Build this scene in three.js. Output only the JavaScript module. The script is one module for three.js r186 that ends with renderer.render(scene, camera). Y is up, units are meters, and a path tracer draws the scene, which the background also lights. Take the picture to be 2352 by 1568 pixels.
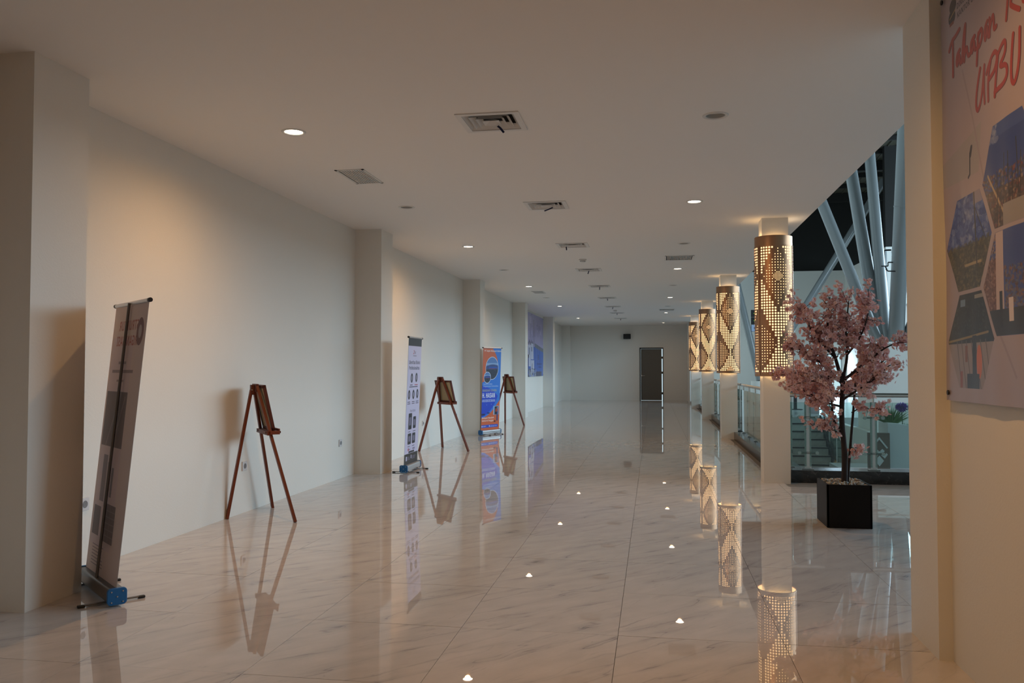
import * as THREE from 'three';
import { RectAreaLightUniformsLib } from 'three/addons/lights/RectAreaLightUniformsLib.js';
import { RoundedBoxGeometry } from 'three/addons/geometries/RoundedBoxGeometry.js';
import { mergeGeometries } from 'three/addons/utils/BufferGeometryUtils.js';
import { TessellateModifier } from 'three/addons/modifiers/TessellateModifier.js';
import { ImprovedNoise } from 'three/addons/math/ImprovedNoise.js';

// ------------------------------------------------------------------ camera, sky, daylight, exposure
const scene = new THREE.Scene();
const camera = new THREE.PerspectiveCamera(44.42, 2352 / 1568, 0.05, 300);
camera.position.set(0, 1.335, 0);
camera.rotation.set(THREE.MathUtils.degToRad(1.82), THREE.MathUtils.degToRad(9.574), 0, 'YXZ');
const renderer = new THREE.WebGLRenderer({ antialias: true });
renderer.toneMapping = THREE.LinearToneMapping;
renderer.toneMappingExposure = 0.98;
renderer.shadowMap.enabled = true;
RectAreaLightUniformsLib.init();

const SKY = new THREE.Color().setRGB(0.72, 0.92, 1.0);
scene.background = SKY.clone();                    // even overcast sky
scene.backgroundIntensity = 0.95;
const DAY = new THREE.Color().setRGB(0.58, 0.81, 1.0);
function daylight(name, w, h, pos, target, radiance) {   // sky light entering through one glazed opening
  const l = new THREE.RectAreaLight(DAY, radiance, w, h);
  l.name = name; l.position.set(...pos); l.lookAt(...target); scene.add(l);
  return l;
}
const FACADE_L = 7.6, REAR_L = 12, CLERE_L = 8;
for (let k = -1; k < 4; k++) daylight('facade_daylight', 5.2, 5.2, [15.85, 6.5, -15.6 - k * 5.5], [0, 6.5, -15.6 - k * 5.5], FACADE_L);
daylight('rear_window_daylight', 1.3, 2.5, [8.05, 0.75, -40.8], [8.05, 0.75, 0], REAR_L);
daylight('clerestory_daylight', 6.6, 2.0, [12.4, 4.8, -33.85], [12.4, 4.8, 0], CLERE_L);

// ------------------------------------------------------------------ helpers
let seed = 20240611;
const rnd = () => { seed = (seed * 1664525 + 1013904223) >>> 0; return seed / 4294967296; };
const rr = (a, b) => a + (b - a) * rnd();
const noise = new ImprovedNoise();
const used = new Map();
function numbered(n) { const k = used.get(n) || 0; used.set(n, k + 1); return k ? `${n}_${String(k).padStart(3, '0')}` : n; }
function prep(m) { m.castShadow = true; m.receiveShadow = true; return m; }
function tag(o, label, category, group) { o.userData.label = label; o.userData.category = category; if (group) o.userData.group = group; return o; }
function base(name, pos = [0, 0, 0], turn = 0) { const g = new THREE.Group(); g.name = numbered(name); g.position.set(...pos); g.rotation.y = turn; scene.add(g); return g; }
function part(name, geo, mat, parent) { const m = prep(new THREE.Mesh(geo, mat)); m.name = name; parent.add(m); return m; }
function struct(name, geo, mat) { const m = prep(new THREE.Mesh(geo, mat)); m.name = numbered(name); m.userData.kind = 'structure'; scene.add(m); return m; }
function structGroup(name) { const g = base(name); g.userData.kind = 'structure'; return g; }
function box(x0, x1, y0, y1, z0, z1) { const g = new THREE.BoxGeometry(Math.abs(x1 - x0), Math.abs(y1 - y0), Math.abs(z1 - z0)); g.translate((x0 + x1) / 2, (y0 + y1) / 2, (z0 + z1) / 2); return g; }
function rbox(w, h, d, r, x = 0, y = 0, z = 0, seg = 2) { const g = new RoundedBoxGeometry(w, h, d, seg, r); g.translate(x, y, z); return g; }
function cyl(r, h, x = 0, y = 0, z = 0, seg = 24, r2) { const g = new THREE.CylinderGeometry(r2 ?? r, r, h, seg); g.translate(x, y, z); return g; }
const V = (x, y, z) => new THREE.Vector3(x, y, z);
function rod(a, b, r, seg = 16, r2) {            // round bar between two points
  const d = b.clone().sub(a), g = new THREE.CylinderGeometry(r2 ?? r, r, d.length(), seg);
  g.applyQuaternion(new THREE.Quaternion().setFromUnitVectors(V(0, 1, 0), d.clone().normalize()));
  g.translate((a.x + b.x) / 2, (a.y + b.y) / 2, (a.z + b.z) / 2); return g;
}
function bar(a, b, w, d, bevel = 0.003, side) {   // rectangular bar between two points; side = width direction hint
  const dir = b.clone().sub(a), L = dir.length(); dir.normalize();
  const s = (side || V(1, 0, 0)).clone().addScaledVector(dir, -(side || V(1, 0, 0)).dot(dir)).normalize();
  const t = new THREE.Vector3().crossVectors(s, dir);
  const g = new RoundedBoxGeometry(w, L, d, 1, bevel);
  g.applyMatrix4(new THREE.Matrix4().makeBasis(s, dir, t)); g.translate((a.x + b.x) / 2, (a.y + b.y) / 2, (a.z + b.z) / 2);
  return g;
}
function join(list) { return mergeGeometries(list.map(g => g.index ? g.toNonIndexed() : g).map(g => { for (const k of Object.keys(g.attributes)) if (!['position', 'normal', 'uv'].includes(k)) g.deleteAttribute(k); return g; })); }
const lin = (r, g, b) => new THREE.Color().setRGB(r, g, b);
function std(r, g, b, rough = 0.6, metal = 0, extra = {}) { return new THREE.MeshStandardMaterial({ color: lin(r, g, b), roughness: rough, metalness: metal, ...extra }); }
function canvasTex(w, h, draw) {
  const c = document.createElement('canvas'); c.width = w; c.height = h; const x = c.getContext('2d'); draw(x, w, h);
  const t = new THREE.CanvasTexture(c); t.colorSpace = THREE.SRGBColorSpace; t.anisotropy = 8; return t;
}
function dataTex(n, fn, srgb = true) {
  const d = new Uint8Array(n * n * 4);
  for (let j = 0; j < n; j++) for (let i = 0; i < n; i++) { const [r, g, b] = fn(i / n, j / n); const o = (j * n + i) * 4; d[o] = r * 255; d[o + 1] = g * 255; d[o + 2] = b * 255; d[o + 3] = 255; }
  const t = new THREE.DataTexture(d, n, n); if (srgb) t.colorSpace = THREE.SRGBColorSpace; t.magFilter = THREE.LinearFilter; t.minFilter = THREE.LinearMipmapLinearFilter; t.generateMipmaps = true; t.wrapS = t.wrapT = THREE.RepeatWrapping; t.needsUpdate = true; return t;
}
function worldUV(geo, s = 1) {                   // box-projected uv in metres
  const p = geo.attributes.position, n = geo.attributes.normal, uv = new Float32Array(p.count * 2);
  for (let i = 0; i < p.count; i++) {
    const ax = Math.abs(n.getX(i)), ay = Math.abs(n.getY(i)), az = Math.abs(n.getZ(i));
    const [u, v] = ay > ax && ay > az ? [p.getX(i), p.getZ(i)] : ax > az ? [p.getZ(i), p.getY(i)] : [p.getX(i), p.getY(i)];
    uv[2 * i] = u / s; uv[2 * i + 1] = v / s;
  }
  geo.setAttribute('uv', new THREE.BufferAttribute(uv, 2)); return geo;
}

// ------------------------------------------------------------------ materials
const sm = (a, b, x) => { x = Math.min(1, Math.max(0, (x - a) / (b - a))); return x * x * (3 - 2 * x); };
const fbm = (x, y, z, o = 4) => { let s = 0, a = 0.5; for (let k = 0; k < o; k++) { s += a * noise.noise(x, y, z); x *= 2.03; y *= 2.03; z += 7.3; a *= 0.5; } return s; };
const paintGrain = dataTex(256, (u, v) => {      // fine roller stipple, wraps
  const w = (f, z) => { const a = 2 * Math.PI; return noise.noise(Math.cos(u * a) * f + 40, Math.sin(u * a) * f + Math.cos(v * a) * f, Math.sin(v * a) * f + z); };
  const k = 0.5 + 0.3 * w(7, 1) + 0.3 * w(16, 5); return [k, k, k];
}, false);
const wallPaint = std(0.79, 0.77, 0.715, 0.62, 0, { bumpMap: paintGrain, bumpScale: 0.0006 });
const ceilingPaint = std(0.86, 0.84, 0.81, 0.85);
const atriumPaint = std(0.79, 0.77, 0.715, 0.62);
const whiteMetal = std(0.72, 0.71, 0.68, 0.4);
const steel = std(0.62, 0.6, 0.56, 0.26, 1);
const tubePaint = new THREE.MeshPhysicalMaterial({ color: lin(0.205, 0.22, 0.22), roughness: 0.4, clearcoat: 0.6, clearcoatRoughness: 0.12 });
const ductSteel = std(0.3, 0.3, 0.3, 0.5);
const grout = std(0.2, 0.18, 0.16, 0.9);
const blackStone = std(0.03, 0.028, 0.026, 0.2);
const glass = new THREE.MeshPhysicalMaterial({ color: lin(0.9, 0.96, 0.95), transmission: 1, thickness: 0, roughness: 0.02, ior: 1.45 });
const greenGlass = new THREE.MeshPhysicalMaterial({ color: lin(0.72, 0.82, 0.8), transmission: 1, thickness: 0, roughness: 0.02, ior: 1.5 });
// polished marble-look porcelain: pale greige ground, slanting grey veins
function marble(k) {
  const A = 0.86 + 0.1 * Math.sin(k * 2.1), ca = Math.cos(A), sa = Math.sin(A);
  return dataTex(768, (u, v) => {
    const x = u * 0.8, y = v * 0.8, wx = x + 0.03 * fbm(x * 6, y * 6, k * 11 + 3), wy = y + 0.03 * fbm(x * 6 + 9, y * 6, k * 11 + 5);
    const a = wx * ca + wy * sa, b = -wx * sa + wy * ca;                     // a runs along the veins
    const n1 = fbm(a * 0.55, b * 4.6, k * 17 + 1, 4), n2 = fbm(a * 0.9 + 4, b * 8, k * 17 + 8, 4), n3 = fbm(a * 4 + 1, b * 9, k * 17 + 13, 3);
    const mask = sm(-0.12, 0.3, fbm(x * 3, y * 3, k * 5 + 30, 3));
    const thin = Math.max(0, 1 - Math.abs(n1) / 0.010) * (0.15 + 0.85 * mask), fine = Math.max(0, 1 - Math.abs(n2 - 0.1) / 0.010) * mask * 0.6;
    const halo = Math.max(0, 1 - Math.abs(n1) / 0.11) * 0.16 * (0.3 + mask), cloud = 0.07 * n3;
    let s = Math.min(1, 0.5 * thin + 0.36 * fine + halo);
    const g = 1 + cloud + 0.012 * fbm(x * 60, y * 60, k, 2);
    return [Math.max(0, (0.80 - 0.36 * s) * g), Math.max(0, (0.775 - 0.345 * s) * g), Math.max(0, (0.76 - 0.31 * s) * g)];
  });
}
const marbles = [0, 1, 2, 3].map(k => new THREE.MeshPhysicalMaterial({ map: marble(k), roughness: 0.012, ior: 1.62 }));

// ------------------------------------------------------------------ the setting: floor
const XL = -3.74, XE = 1.8, ZF = -35.0, CH = 3.1;
const floor = structGroup('floor');
part('screed', box(XL - 0.3, 1.62, -0.4, -0.013, ZF - 0.3, 6.3), grout, floor);
part('screed', box(1.62, 15.7, -0.4, -0.013, -10.45, 6.3), grout, floor);
const tileCache = new Map();
function tileGeo(w, d, flip) {
  const key = `${w.toFixed(3)}_${d.toFixed(3)}_${flip}`;
  if (!tileCache.has(key)) {
    const g = new THREE.BoxGeometry(w, 0.012, d); g.translate(0, -0.006, 0);
    const p = g.attributes.position, uv = g.attributes.uv;
    for (let i = 0; i < p.count; i++) { let u = p.getX(i) / 0.8 + 0.5, v = -p.getZ(i) / 0.8 + 0.5; if (flip) { u = 1 - u; v = 1 - v; } uv.setXY(i, u, v); }
    tileCache.set(key, g);
  }
  return tileCache.get(key);
}
{
  const rest = [[], [], [], []];
  const gap = 0.0011;
  const zs = []; for (let k = -13; k < 42; k++) zs.push([-3.45 - 0.8 * (k + 1), -3.45 - 0.8 * k]);
  for (let c = -6; c < 18; c++) for (const [z0, z1] of zs) {
    let x0 = 0.62 + 0.8 * c, x1 = x0 + 0.8, a = Math.max(z0, ZF), b = Math.min(z1, 6);
    if (a >= b) continue;
    x0 = Math.max(x0, XL); if (x1 <= XL || x0 >= x1) continue;
    if (a < -10.3) { x1 = Math.min(x1, 1.5); if (x0 >= x1) continue; }
    if (b < -10.3 && x0 > 1.4) continue;
    if (z0 < -10.3 && z1 > -10.3 && x0 > 1.4) { a = -10.28; }
    const v = Math.floor(rnd() * 4), flip = rnd() < 0.5, cx = (x0 + x1) / 2, cz = (a + b) / 2;
    const g = tileGeo(x1 - x0 - 2 * gap, b - a - 2 * gap, flip);
    const tx = (rnd() + rnd() - 1) * 0.0013, tz = (rnd() + rnd() - 1) * 0.0010;
    const near = cz < -2.4 && cz > -22.6 && (x0 < 1.4 || (x0 < 4.5 && cz < -4));
    if (near) { const m = part('tile', g, marbles[v], floor); m.position.set(cx, 0, cz); m.rotation.set(tx, 0, tz); }
    else { const q = g.clone(); q.rotateX(tx); q.rotateZ(tz); q.translate(cx, 0, cz); rest[v].push(q); }
  }
  rest.forEach((l, v) => { const m = part('outlying_tiles', mergeGeometries(l), marbles[v], floor); m.userData.kind = 'stuff'; });
}

// ------------------------------------------------------------------ the setting: ceiling with cut-outs
const diffuserZ = [-2.84, -5.84, -8.96, -11.94, -15.0, -18.03, -21.09, -24.1, -26.9, -29.9];
const DX = -1.13, DS = 0.44;
const grilles = [[-2.66, -7.32, 0.27, 0.56], [0.42, -13.6, 0.45, 0.56], [-2.62, -19.25, 0.27, 0.56], [0.42, -25.66, 0.45, 0.56]];
const lampsOn = [[-2.64, -5.84], [-2.64, -11.83], [-2.64, -17.86], [-2.62, -23.72], [-2.6, -29.5], [0.43, -3.0], [0.44, -9.01], [0.44, -15.09], [0.43, -21.23], [0.42, -27.1], [0.4, -33.05], [0.43, 3.0]];
const lampsOff = [[0.44, -5.95], [-2.64, 0.15], [-2.66, -8.81], [0.44, -12.03], [-2.64, -14.77], [0.43, -18.1], [-2.63, -20.8], [0.42, -24.2]];
{
  const ceiling = structGroup('ceiling');
  const s = new THREE.Shape([[XL - 0.1, -6.2], [XE, -6.2], [XE, -ZF + 0.1], [XL - 0.1, -ZF + 0.1]].map(([x, y]) => new THREE.Vector2(x, y)));   // shape y = -z
  const rect = (x, z, w, d) => { const h = new THREE.Path(); h.moveTo(x - w / 2, -z - d / 2); h.lineTo(x + w / 2, -z - d / 2); h.lineTo(x + w / 2, -z + d / 2); h.lineTo(x - w / 2, -z + d / 2); h.closePath(); s.holes.push(h); };
  const round = (x, z, r) => { const h = new THREE.Path(); h.absarc(x, -z, r, 0, Math.PI * 2, true); s.holes.push(h); };
  for (const z of diffuserZ) rect(DX, z, DS - 0.05, DS - 0.05);
  for (const [x, z, w, d] of grilles) rect(x, z, w - 0.03, d - 0.03);
  for (const [x, z] of [...lampsOn, ...lampsOff]) round(x, z, 0.075);
  const g = new THREE.ExtrudeGeometry(s, { depth: 0.02, bevelEnabled: false, curveSegments: 24 });
  g.rotateX(-Math.PI / 2); g.translate(0, CH, 0);
  part('plasterboard', g, ceilingPaint, ceiling);
  part('slab', box(XL - 0.1, XE - 0.02, CH + 0.32, CH + 0.6, ZF - 0.1, 6.2), atriumPaint, ceiling);
  part('fascia', box(XE - 0.08, XE, CH + 0.02, CH + 0.6, ZF - 0.1, 6.2), ceilingPaint, ceiling);
}

// ------------------------------------------------------------------ the setting: corridor walls, pillars, columns
struct('wall_left', worldUV(box(XL - 0.25, XL, -0.3, CH + 0.3, ZF - 0.25, 6.25), 0.6), wallPaint);
struct('wall_back', worldUV(box(XL - 0.25, 16.25, -0.3, CH + 0.6, 6.0, 6.25), 0.6), wallPaint);
const WR = 1.344;
struct('wall_right', worldUV(box(WR, WR + 0.25, -0.3, CH + 0.3, -4.2, 6.1), 0.6), wallPaint);
const PIL = [-4.1, -10.14, -16.28, -22.25, -28.6, -34.6];
for (const z of PIL) struct('pillar', worldUV(box(XL - 0.02, -3.39, -0.012, CH + 0.01, z - 0.46, z), 0.6), wallPaint);
struct('pillar', worldUV(box(1.283, WR + 0.25, -0.012, CH + 0.01, -4.55, -4.135), 0.6), wallPaint);
const COL = [-10.15, -16.3, -22.5, -28.75];
for (const z of COL) struct('column', worldUV(box(1.27, 1.57, -0.012, CH + 0.01, z - 0.3, z), 0.6), wallPaint);
struct('pier', worldUV(box(1.37, 1.62, -0.3, CH + 0.01, ZF - 0.2, -32.3), 0.6), wallPaint);
// far wall with its doorway
const DL = -0.55, DR = 0.42, DH = 2.18;
struct('wall_far', worldUV(join([box(XL - 0.2, DL, -0.3, CH + 0.3, ZF - 0.25, ZF), box(DR, 1.62, -0.3, CH + 0.3, ZF - 0.25, ZF), box(DL, DR, DH, CH + 0.3, ZF - 0.25, ZF)]), 0.6), wallPaint);
struct('wall_upper', box(XE - 0.3, XE - 0.02, CH + 0.55, 13.5, ZF - 6.3, 6.2), atriumPaint);
{
  const d = structGroup('door_1');
  const frame = std(0.07, 0.065, 0.055, 0.5), leafM = std(0.13, 0.12, 0.1, 0.45);
  part('door_frame', join([box(DL, DL + 0.05, -0.01, DH, ZF - 0.2, ZF + 0.015), box(DL, DR, DH - 0.05, DH, ZF - 0.2, ZF + 0.015), box(DR - 0.03, DR, -0.01, DH, ZF - 0.2, ZF + 0.015)]), frame, d);
  const leaf = part('door_leaf', box(DL + 0.055, DR - 0.068, 0.007, DH - 0.055, ZF - 0.1, ZF - 0.05), leafM, d);
  part('handle', join([rod(V(-0.46, 1.02, ZF - 0.05), V(-0.46, 1.02, ZF + 0.0), 0.012, 10), rod(V(-0.46, 1.02, ZF), V(-0.34, 1.02, ZF), 0.011, 10), cyl(0.026, 0.012).rotateX(Math.PI / 2).translate(-0.46, 1.02, ZF - 0.044)]), steel, leaf);
  for (const y of [0.25, 1.1, 1.72]) part('hinge', box(DR - 0.075, DR - 0.025, y, y + 0.09, ZF - 0.1, ZF - 0.06), frame, d);
  const thr = part('threshold', box(DL, DR, -0.013, 0.001, ZF - 0.25, ZF + 0.0), marbles[0], d);
  thr.userData.label = 'marble door sill';
}
// ------------------------------------------------------------------ the setting: atrium shell
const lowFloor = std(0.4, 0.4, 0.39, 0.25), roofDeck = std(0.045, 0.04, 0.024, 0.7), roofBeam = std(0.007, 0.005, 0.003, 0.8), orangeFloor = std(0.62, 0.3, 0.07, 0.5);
struct('floor_lower', box(1.3, 16.3, -5.3, -5, -41.3, -10), lowFloor);
struct('wall_under_corridor', box(1.35, 1.6, -5.1, -0.05, ZF - 6.3, -10.2), atriumPaint);
struct('wall_under_landing', box(1.5, 16, -5.1, -0.4, -10.45, -10.25), atriumPaint);
struct('floor_landing', box(1.6, 8.86, -0.35, 0, -41.1, -23.8), lowFloor);
struct('floor_mezzanine', join([box(3.66, 15.9, -0.9, -0.66, -18.6, -13.0)]), lowFloor);
struct('floor_strip', box(4.46, 4.6, -1.3, -1.02, -26, -18.62), orangeFloor);
struct('wall_parapet', box(4.6, 4.74, -1.3, -0.05, -26, -18.62), atriumPaint);
const RW = [7.4, 8.7, -0.4, 2.0];
struct('wall_rear', join([box(1.5, RW[0], -5.1, 5.9, -41.25, -41), box(RW[1], 8.86, -5.1, 5.9, -41.25, -41), box(RW[0], RW[1], -5.1, RW[2], -41.25, -41), box(RW[0], RW[1], RW[3], 5.9, -41.25, -41)]), atriumPaint);
struct('wall_recess', box(8.86, 9.06, -5.1, 5.9, -41.25, -34.0), atriumPaint);
struct('wall_clerestory', join([box(8.86, 16, -5.1, 3.75, -34.25, -34), box(8.86, 16, 5.84, 6.0, -34.25, -34)]), atriumPaint);
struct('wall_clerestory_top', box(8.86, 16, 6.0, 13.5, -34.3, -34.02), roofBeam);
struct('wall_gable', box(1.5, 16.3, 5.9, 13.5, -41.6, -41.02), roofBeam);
struct('wall_facade', join([box(16, 16.25, 9.15, 13.5, -41.3, 6.2), box(16, 16.25, -5.1, 3.85, -41.3, 6.2), box(16, 16.25, 3.8, 9.2, -7.45, 6.2), box(16, 16.25, 3.8, 9.2, -41.3, -34.2)]), atriumPaint);
struct('wall_back_upper', box(1.5, 16.3, 3.1, 13.5, 6.0, 6.25), atriumPaint);
const mullion = std(0.3, 0.31, 0.31, 0.4, 0.3);
function windowWall(bars, panes) { const w = structGroup(`window_${windowWall.n = (windowWall.n || 0) + 1}`); for (const b of bars) part('mullion', b, mullion, w); for (const p of panes) part('pane', p, glass, w); }
{
  const bars = [], panes = [];
  for (let k = -3; k <= 12; k++) { const z = -12.8 - k * 1.783; bars.push(box(15.96, 16.12, 3.85, 9.15, z - 0.04, z + 0.04)); if (k < 12) panes.push(box(16.03, 16.045, 3.85, 9.15, z - 1.74, z - 0.045)); }
  for (const y of [3.88, 5.6, 7.4, 9.12]) bars.push(box(15.97, 16.11, y - 0.03, y + 0.03, -34.2, -7.45));
  windowWall(bars, panes);
  windowWall([box(RW[0], RW[0] + 0.05, RW[2], RW[3], -41.1, -40.98), box(RW[1] - 0.05, RW[1], RW[2], RW[3], -41.1, -40.98), box(8.02, 8.08, RW[2], RW[3], -41.1, -40.98), box(RW[0], RW[1], RW[3] - 0.05, RW[3], -41.1, -40.98)], [box(RW[0], RW[1], RW[2], RW[3], -41.06, -41.05)]);
  const b2 = [], p2 = []; for (let k = 0; k < 5; k++) { const x = 8.86 + k * 1.785; b2.push(box(x - 0.03, x + 0.03, 3.75, 5.84, -34.15, -33.98)); if (k < 4) p2.push(box(x + 0.03, x + 1.755, 3.78, 5.8, -34.06, -34.05)); }
  b2.push(box(8.86, 16, 3.73, 3.8, -34.12, -33.96)); windowWall(b2, p2);
}
{
  const roof = structGroup('roof');
  const y0 = 9.3, y1 = 12.9, z0 = -41.4, z1 = 6.2, slope = (y1 - y0) / (z1 - z0), len = Math.hypot(y1 - y0, z1 - z0), ang = -Math.atan(slope);
  const yAt = z => y0 + (z - z0) * slope;
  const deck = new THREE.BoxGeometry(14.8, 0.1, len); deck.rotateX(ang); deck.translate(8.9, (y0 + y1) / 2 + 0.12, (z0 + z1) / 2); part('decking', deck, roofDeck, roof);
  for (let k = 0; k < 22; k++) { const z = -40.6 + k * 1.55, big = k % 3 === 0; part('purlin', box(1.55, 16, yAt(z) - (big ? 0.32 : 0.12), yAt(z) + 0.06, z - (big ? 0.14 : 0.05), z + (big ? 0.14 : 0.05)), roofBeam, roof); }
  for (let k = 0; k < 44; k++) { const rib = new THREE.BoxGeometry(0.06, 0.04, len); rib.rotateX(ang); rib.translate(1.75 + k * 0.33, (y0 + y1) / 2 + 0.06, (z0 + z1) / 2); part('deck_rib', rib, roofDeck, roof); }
}

// ------------------------------------------------------------------ downlights
const WARM = lin(1.0, 0.5, 0.16);
const ringProfile = [[0.066, 0.0], [0.07, -0.006], [0.085, -0.007], [0.09, -0.003], [0.09, 0.0]].map(([x, y]) => new THREE.Vector2(x, y));
const ringGeo = new THREE.LatheGeometry(ringProfile, 40), canGeo = join([new THREE.CylinderGeometry(0.074, 0.066, 0.08, 32, 1, true).translate(0, 0.04, 0), new THREE.CircleGeometry(0.074, 32).rotateX(Math.PI / 2).translate(0, 0.08, 0)]);
const lensGeo = cyl(0.066, 0.004, 0, 0.003, 0, 40), lensGeoUp = cyl(0.068, 0.006, 0, 0.03, 0, 32);
const glow = new THREE.MeshStandardMaterial({ color: lin(0.9, 0.9, 0.9), emissive: lin(1.0, 0.86, 0.66), emissiveIntensity: 24, roughness: 0.5 });
const offLens = std(0.66, 0.64, 0.6, 0.35), canM = std(0.6, 0.6, 0.58, 0.5, 0.4); canM.side = THREE.DoubleSide;
lampsOn.forEach(([x, z], i) => {
  const t = base('ceiling_downlight', [x, CH, z]);
  part('trim_ring', ringGeo, whiteMetal, t); part('housing', canGeo, canM, t); part('lens', lensGeo, glow, t);
  const l = new THREE.SpotLight(WARM, z < -32 ? 1.4 : z < -20 ? 2.4 : z < -14 ? 4.4 : 6.8, 0, 1.48, 1.0, 2); l.name = 'downlight_beam'; l.position.set(0, -0.012, 0); l.target.position.set(0, -3, 0); l.castShadow = true; l.shadow.radius = 2; t.add(l); t.add(l.target); l.target.name = 'beam_aim';
  const left = x < -1;
  const where = { '-5.84': 'over the first easel', '-11.83': 'over the white banner', '-17.86': 'past the orange banner', '-23.72': 'before the blue poster', '-29.5': 'past the blue poster', '-9.01': 'before the first lantern', '-15.09': 'before the second lantern', '-21.23': 'before the third lantern', '-27.1': 'before the farthest lantern', '-33.05': 'before the far door' }[z] || (z > 0 ? 'back past the big poster' : 'beside the big hexagon poster');
  tag(t, `lit round recessed ceiling downlight ${where}`, 'ceiling light', left ? 'lit downlights along the banner wall' : 'lit downlights along the lantern columns');
});
lampsOff.forEach(([x, z], i) => {
  const t = base('unlit_downlight', [x, CH, z]);
  part('trim_ring', ringGeo, whiteMetal, t); part('housing', canGeo, canM, t); part('lens', lensGeoUp, offLens, t);
  const left = x < -1;
  tag(t, i === 0 ? 'unlit round downlight with silver recess, level with the first diffuser' : `unlit flat white round ceiling downlight ${({ 0.15: 'back along the banner wall', '-8.81': 'between the first easel and the white banner', '-12.03': 'past the first lantern', '-14.77': 'between the white and orange banners', '-18.1': 'past the second lantern', '-20.8': 'over the third easel', '-24.2': 'past the third lantern' })[z]}`, 'ceiling light', i === 0 ? undefined : left ? 'unlit downlights along the banner wall' : 'unlit downlights along the lantern columns');
});

// ------------------------------------------------------------------ square ceiling diffusers with ribbon tell-tales
function pyramidRing(o, i, yo, yi) {            // sloping square louvre
  const pos = [], c = [[-1, -1], [1, -1], [1, 1], [-1, 1]];
  for (let k = 0; k < 4; k++) { const a = c[k], b = c[(k + 1) % 4]; const A = [a[0] * o, yo, a[1] * o], B = [b[0] * o, yo, b[1] * o], C = [b[0] * i, yi, b[1] * i], D = [a[0] * i, yi, a[1] * i]; pos.push(...A, ...B, ...C, ...A, ...C, ...D); }
  const up = 0.0025; const top = pos.map((v, k) => k % 3 === 1 ? v + up : v); const back = []; for (let k = 0; k < top.length; k += 9) back.push(...top.slice(k, k + 3), ...top.slice(k + 6, k + 9), ...top.slice(k + 3, k + 6));
  const g = new THREE.BufferGeometry(); g.setAttribute('position', new THREE.Float32BufferAttribute([...pos, ...back], 3)); g.computeVertexNormals(); return g;
}
const duct = join([box(-0.2, 0.2, 0.29, 0.3, -0.2, 0.2), box(-0.2, -0.196, 0.004, 0.29, -0.2, 0.2), box(0.196, 0.2, 0.004, 0.29, -0.2, 0.2), box(-0.2, 0.2, 0.004, 0.29, -0.2, -0.196), box(-0.2, 0.2, 0.004, 0.29, 0.196, 0.2)]);
const louvreM = std(0.7, 0.69, 0.67, 0.5, 0, { side: THREE.DoubleSide });
const ribbonM = std(0.012, 0.018, 0.07, 0.7, 0, { side: THREE.DoubleSide });
const flange = join([box(-0.225, 0.225, -0.008, 0, -0.225, -0.185), box(-0.225, 0.225, -0.008, 0, 0.185, 0.225), box(-0.225, -0.185, -0.008, 0, -0.185, 0.185), box(0.185, 0.225, -0.008, 0, -0.185, 0.185)]);
const louvres = [[0.186, 0.152, -0.004], [0.144, 0.11, -0.006], [0.102, 0.068, -0.008], [0.06, 0.001, -0.01]].map(([o, i, y]) => pyramidRing(o, i, y, y + 0.032));
const ribbonBend = [[0.02, -0.17], [0.05, -0.13], [-0.09, -0.1], [0.01, -0.12], [-0.02, -0.13], [0.0, -0.14], [0.01, -0.12], [-0.01, -0.13], [0.0, -0.12], [0.0, -0.12]];
const diffuserSay = ['with ribbon, the end of the row away from the door', 'with short navy ribbon, level with the first easel', 'with ribbon near its edge, level with the white banner', 'with slanting ribbon, just before the first smoke detector', 'with ribbon, just after the first smoke detector', 'with ribbon, level with the orange banner', 'with ribbon, level with the third easel', 'with ribbon, just before the second smoke detector', 'with ribbon, just after the second smoke detector', 'with ribbon, the last before the far door'];
diffuserZ.forEach((z, i) => {
  const t = base('air_diffuser', [DX, CH, z]);
  part('duct_box', duct, ductSteel, t); part('flange', flange, whiteMetal, t);
  for (const g of louvres) part('louvre', g, louvreM, t);
  const [bx, dy] = ribbonBend[i], sx = i === 2 ? 0.06 : i === 3 ? -0.1 : i === 1 ? 0.03 : 0.0;
  const pts = [V(sx, -0.014, -0.06), V(sx + bx * 0.4, -0.032, -0.05), V(sx + bx, dy * 0.55, -0.035)], rib = [];
  for (let k = 0; k < 2; k++) rib.push(bar(pts[k], pts[k + 1], 0.016, 0.002, 0.0005));
  part('ribbon', join(rib), ribbonM, t);
  tag(t, `square white louvred air diffuser ${diffuserSay[i]}`, 'air vent', 'square air diffusers along the ceiling');
});
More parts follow.
